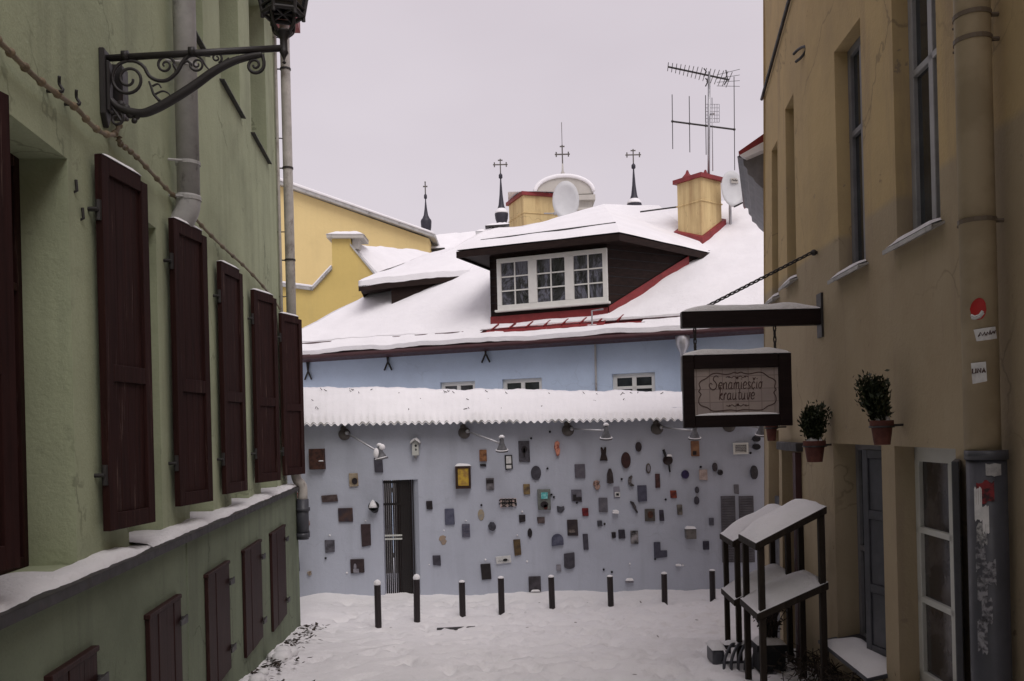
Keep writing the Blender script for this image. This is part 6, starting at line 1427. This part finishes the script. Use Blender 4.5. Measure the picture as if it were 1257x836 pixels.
def spire(x, ytop, ycr, yball, ywide, ybase, w, slim, nm='spire', snowy=True, Y=YC):
    P = lambda y: at(x, y, Y).z; cx = at(x, ybase, Y).x; k = Y / F; m = MB(); z0 = P(ybase); zw = P(ywide); zb_ = P(yball); zs = zw + .22 * (zb_ - zw)
    prof = [(w * .42 * k, z0 - 2.5), (w * .42 * k, z0 - .15), (w * .50 * k, z0), (w * .33 * k, z0 + .08), (w * .36 * k, z0 + .15), (w * .5 * k, z0 + (zw - z0) * .55), (w * .54 * k, zw - .12), (w * .5 * k, zw), (w * .36 * k, zw + .12), (w * .22 * k, zs), (w * .13 * k, zw + .5 * (zb_ - zw)), (w * .06 * k, zb_ - .25), (w * .05 * k, zb_ - .1), (w * .15 * k, zb_ - .02), (w * .15 * k, zb_ + .18), (w * .05 * k, zb_ + .3)]
    m.lathe((cx, Y, 0), prof, 12); o = m.build(nm, M['spire'], ch, smooth=True); cross(o, V((cx, Y, zb_ + .25)), P(ytop) - zb_ - .25, slim * k, r=.045)
    if snowy:
        m = MB(); m.lathe((cx, Y, 0), [(w * .53 * k, zw - .06), (w * .52 * k, zw + .04), (w * .38 * k, zw + .2), (w * .30 * k, zw + .28)], 12); m.build('snow', M['snow'], o, smooth=True)
        m = MB(); m.lathe((cx, Y, 0), [(w * .52 * k, z0 - .2), (w * .56 * k, z0 - .02), (w * .36 * k, z0 + .12)], 12); m.build('snow', M['snow'], o, smooth=True)
spire(616, 195, 207, 218, 261, 278, 15.5, 9)
spire(779, 183, 195, 206, 249, 262, 17, 9.5)
spire(523.5, 223, 232, 243, 270, 291, 12.5, 2.5, snowy=False)
# dome with segmental gable and drum
x0, x1 = at(656, 240, YC).x, at(727, 240, YC).x; cx = (x0 + x1) / 2; zr = at(692, 243, YC).z; zt_ = at(692, 223, YC).z; m = MB()
arc = [V((cx + (x1 - x0) / 2 * math.cos(math.pi * i / 16), YC - 1, zr + (zt_ - zr) * math.sin(math.pi * i / 16))) for i in range(17)]
m.prism(arc + [V((x0, YC - 1, zr - .05))], (0, 3, 0)); m.prism([V((x0 + .1, YC - .8, zr - 5)), V((x1 - .1, YC - .8, zr - 5)), V((x1 - .1, YC - .8, zr)), V((x0 + .1, YC - .8, zr))], (0, 2.6, 0)); m.prism([V((x0 - .1, YC - 1.15, zr - .45)), V((x1 + .1, YC - 1.15, zr - .45)), V((x1 + .1, YC - 1.15, zr - .1)), V((x0 - .1, YC - 1.15, zr - .1))], (0, 3.3, 0)); m.prism([V((x0, YC - 1.05, zr - 1.1)), V((x1, YC - 1.05, zr - 1.1)), V((x1, YC - 1.05, zr - .95)), V((x0, YC - 1.05, zr - .95))], (0, 3.1, 0))
gb = m.build('domed_gable', M['stone'], ch)
m = MB(); m.tube([p + V((0, -.05, .12)) for p in arc], .14, 6); m.tube([p + V((0, .5, .26)) for p in arc], .16, 6); m.build('snow', M['snow'], gb, smooth=True)
zb2 = at(692, 224, YC).z; m = MB(); m.lathe((cx, YC, 0), [(.4, zb2 - 1), (.45, zb2), (.25, zb2 + .15), (.12, zb2 + .4), (.16, zb2 + .6), (.07, zb2 + .8), (.05, zb2 + 1.3)], 12); o = m.build('lantern_spire', M['stone'], ch, smooth=True); cross(o, V((cx, YC, zb2 + .9)), at(692, 178, YC).z - zb2 - .9, .52, r=.05)
m = MB(); m.tube([V((cx, YC, at(692, 180, YC).z)), V((cx, YC, at(692, 150, YC).z))], .022, 5); m.build('lightning_rod', M['gilt'], ch)

# neighbour house seen as a snowy cornice past the ochre wall
nh = thing('neighbour_house', 'red roofed house whose snowy grey cornice peeks past the far ochre corner', 'house', V((4.1, 11.4, 0)))
m = MB(); zc = at(920, 200, 11.8).z; pz = lambda x, y: at(x, y, 11.3)
prof = [(905, 192), (912, 195), (913, 203), (917, 207), (918, 214), (924, 218), (928, 224), (936, 231), (960, 231), (960, 178), (938, 178)]
pts = [pz(*q) for q in prof]; m.prism(pts, (.75, 2.6, 0)); m.build('cornice', M['greyframe'], nh)
wx = pz(938, 230).x + .02; m = MB(); m.prism([V((wx, 11.35, 0)), V((wx + 2, 11.35, 0)), V((wx + 2, 11.35, zc)), V((wx, 11.35, zc))], (.75, 2.5, 0)); m.build('wall', M['ochre'], nh)
m = MB(); pts = [pz(904, 189), pz(938, 165), pz(960, 150), pz(960, 172), pz(938, 176), pz(906, 193)]; m.prism([p + V((0, -.1, 0)) for p in pts], (.78, 2.8, 0)); rn = m.build('roof', M['redroof'], nh)
m = MB(); pts = [pz(905, 194), pz(937, 176), pz(937, 186), pz(911, 197)]; m.prism([p + V((0, -.12, 0)) for p in pts], (.1, .2, 0)); m.build('snow', M['snow'], rn)

# ================================================================ CAMERA, SKY, SUN
cd = bpy.data.cameras.new('camera'); cam = bpy.data.objects.new('camera', cd); C.objects.link(cam); S.camera = cam
cam.location = (0, 0, CAMZ); cd.sensor_width = 36; cd.lens = 36 * F / 1257; cd.clip_end = 500; cd.clip_start = .05
cd.shift_y = (530 - 418) / 1257
cam.rotation_mode = 'QUATERNION'
cam.rotation_quaternion = (Matrix.Rotation(math.radians(90), 3, 'X') @ Matrix.Rotation(-ROLL, 3, 'Z')).to_quaternion()
w = bpy.data.worlds.new('World'); S.world = w; w.use_nodes = True; nt = w.node_tree; bg = nt.nodes['Background']
EL, AZ = math.radians(52), math.radians(158)
sky = nt.nodes.new('ShaderNodeTexSky'); sky.sky_type = 'NISHITA'; sky.sun_disc = False; sky.sun_elevation = EL; sky.sun_rotation = AZ; sky.dust_density = 4
tc = nt.nodes.new('ShaderNodeTexCoord'); mp = nt.nodes.new('ShaderNodeMapping'); mp.inputs['Scale'].default_value = (1, 1, 2.5); nt.links.new(tc.outputs['Generated'], mp.inputs[0])
nz = nt.nodes.new('ShaderNodeTexNoise'); nz.inputs['Scale'].default_value = 1.6; nz.inputs['Detail'].default_value = 4; nt.links.new(mp.outputs[0], nz.inputs['Vector'])
cr = nt.nodes.new('ShaderNodeValToRGB'); cr.color_ramp.elements[0].position = .3; cr.color_ramp.elements[1].position = .7
cr.color_ramp.elements[0].color = (.79, .705, .765, 1); cr.color_ramp.elements[1].color = (.91, .825, .885, 1); nt.links.new(nz.outputs['Fac'], cr.inputs[0])
gain = nt.nodes.new('ShaderNodeVectorMath'); gain.operation = 'SCALE'; gain.inputs['Scale'].default_value = 4.75; nt.links.new(cr.outputs[0], gain.inputs[0])
mx = nt.nodes.new('ShaderNodeMix'); mx.data_type = 'RGBA'; mx.inputs[0].default_value = .95; nt.links.new(sky.outputs[0], mx.inputs[6]); nt.links.new(gain.outputs[0], mx.inputs[7]); nt.links.new(mx.outputs[2], bg.inputs[0]); bg.inputs[1].default_value = .10
sd_ = bpy.data.lights.new('sun', 'SUN'); sd_.energy = .95; sd_.angle = math.radians(40); sd_.color = (1, .95, .93); so_ = bpy.data.objects.new('sun', sd_); C.objects.link(so_)
dirv = V((math.sin(AZ) * math.cos(EL), math.cos(AZ) * math.cos(EL), math.sin(EL))); so_.rotation_mode = 'QUATERNION'; so_.rotation_quaternion = dirv.to_track_quat('Z', 'Y'); so_.location = (0, -5, 20)
S.view_settings.view_transform = 'Standard'; S.view_settings.look = 'None'; S.view_settings.exposure = .75; S.view_settings.gamma = 1; S.view_settings.use_curve_mapping = False
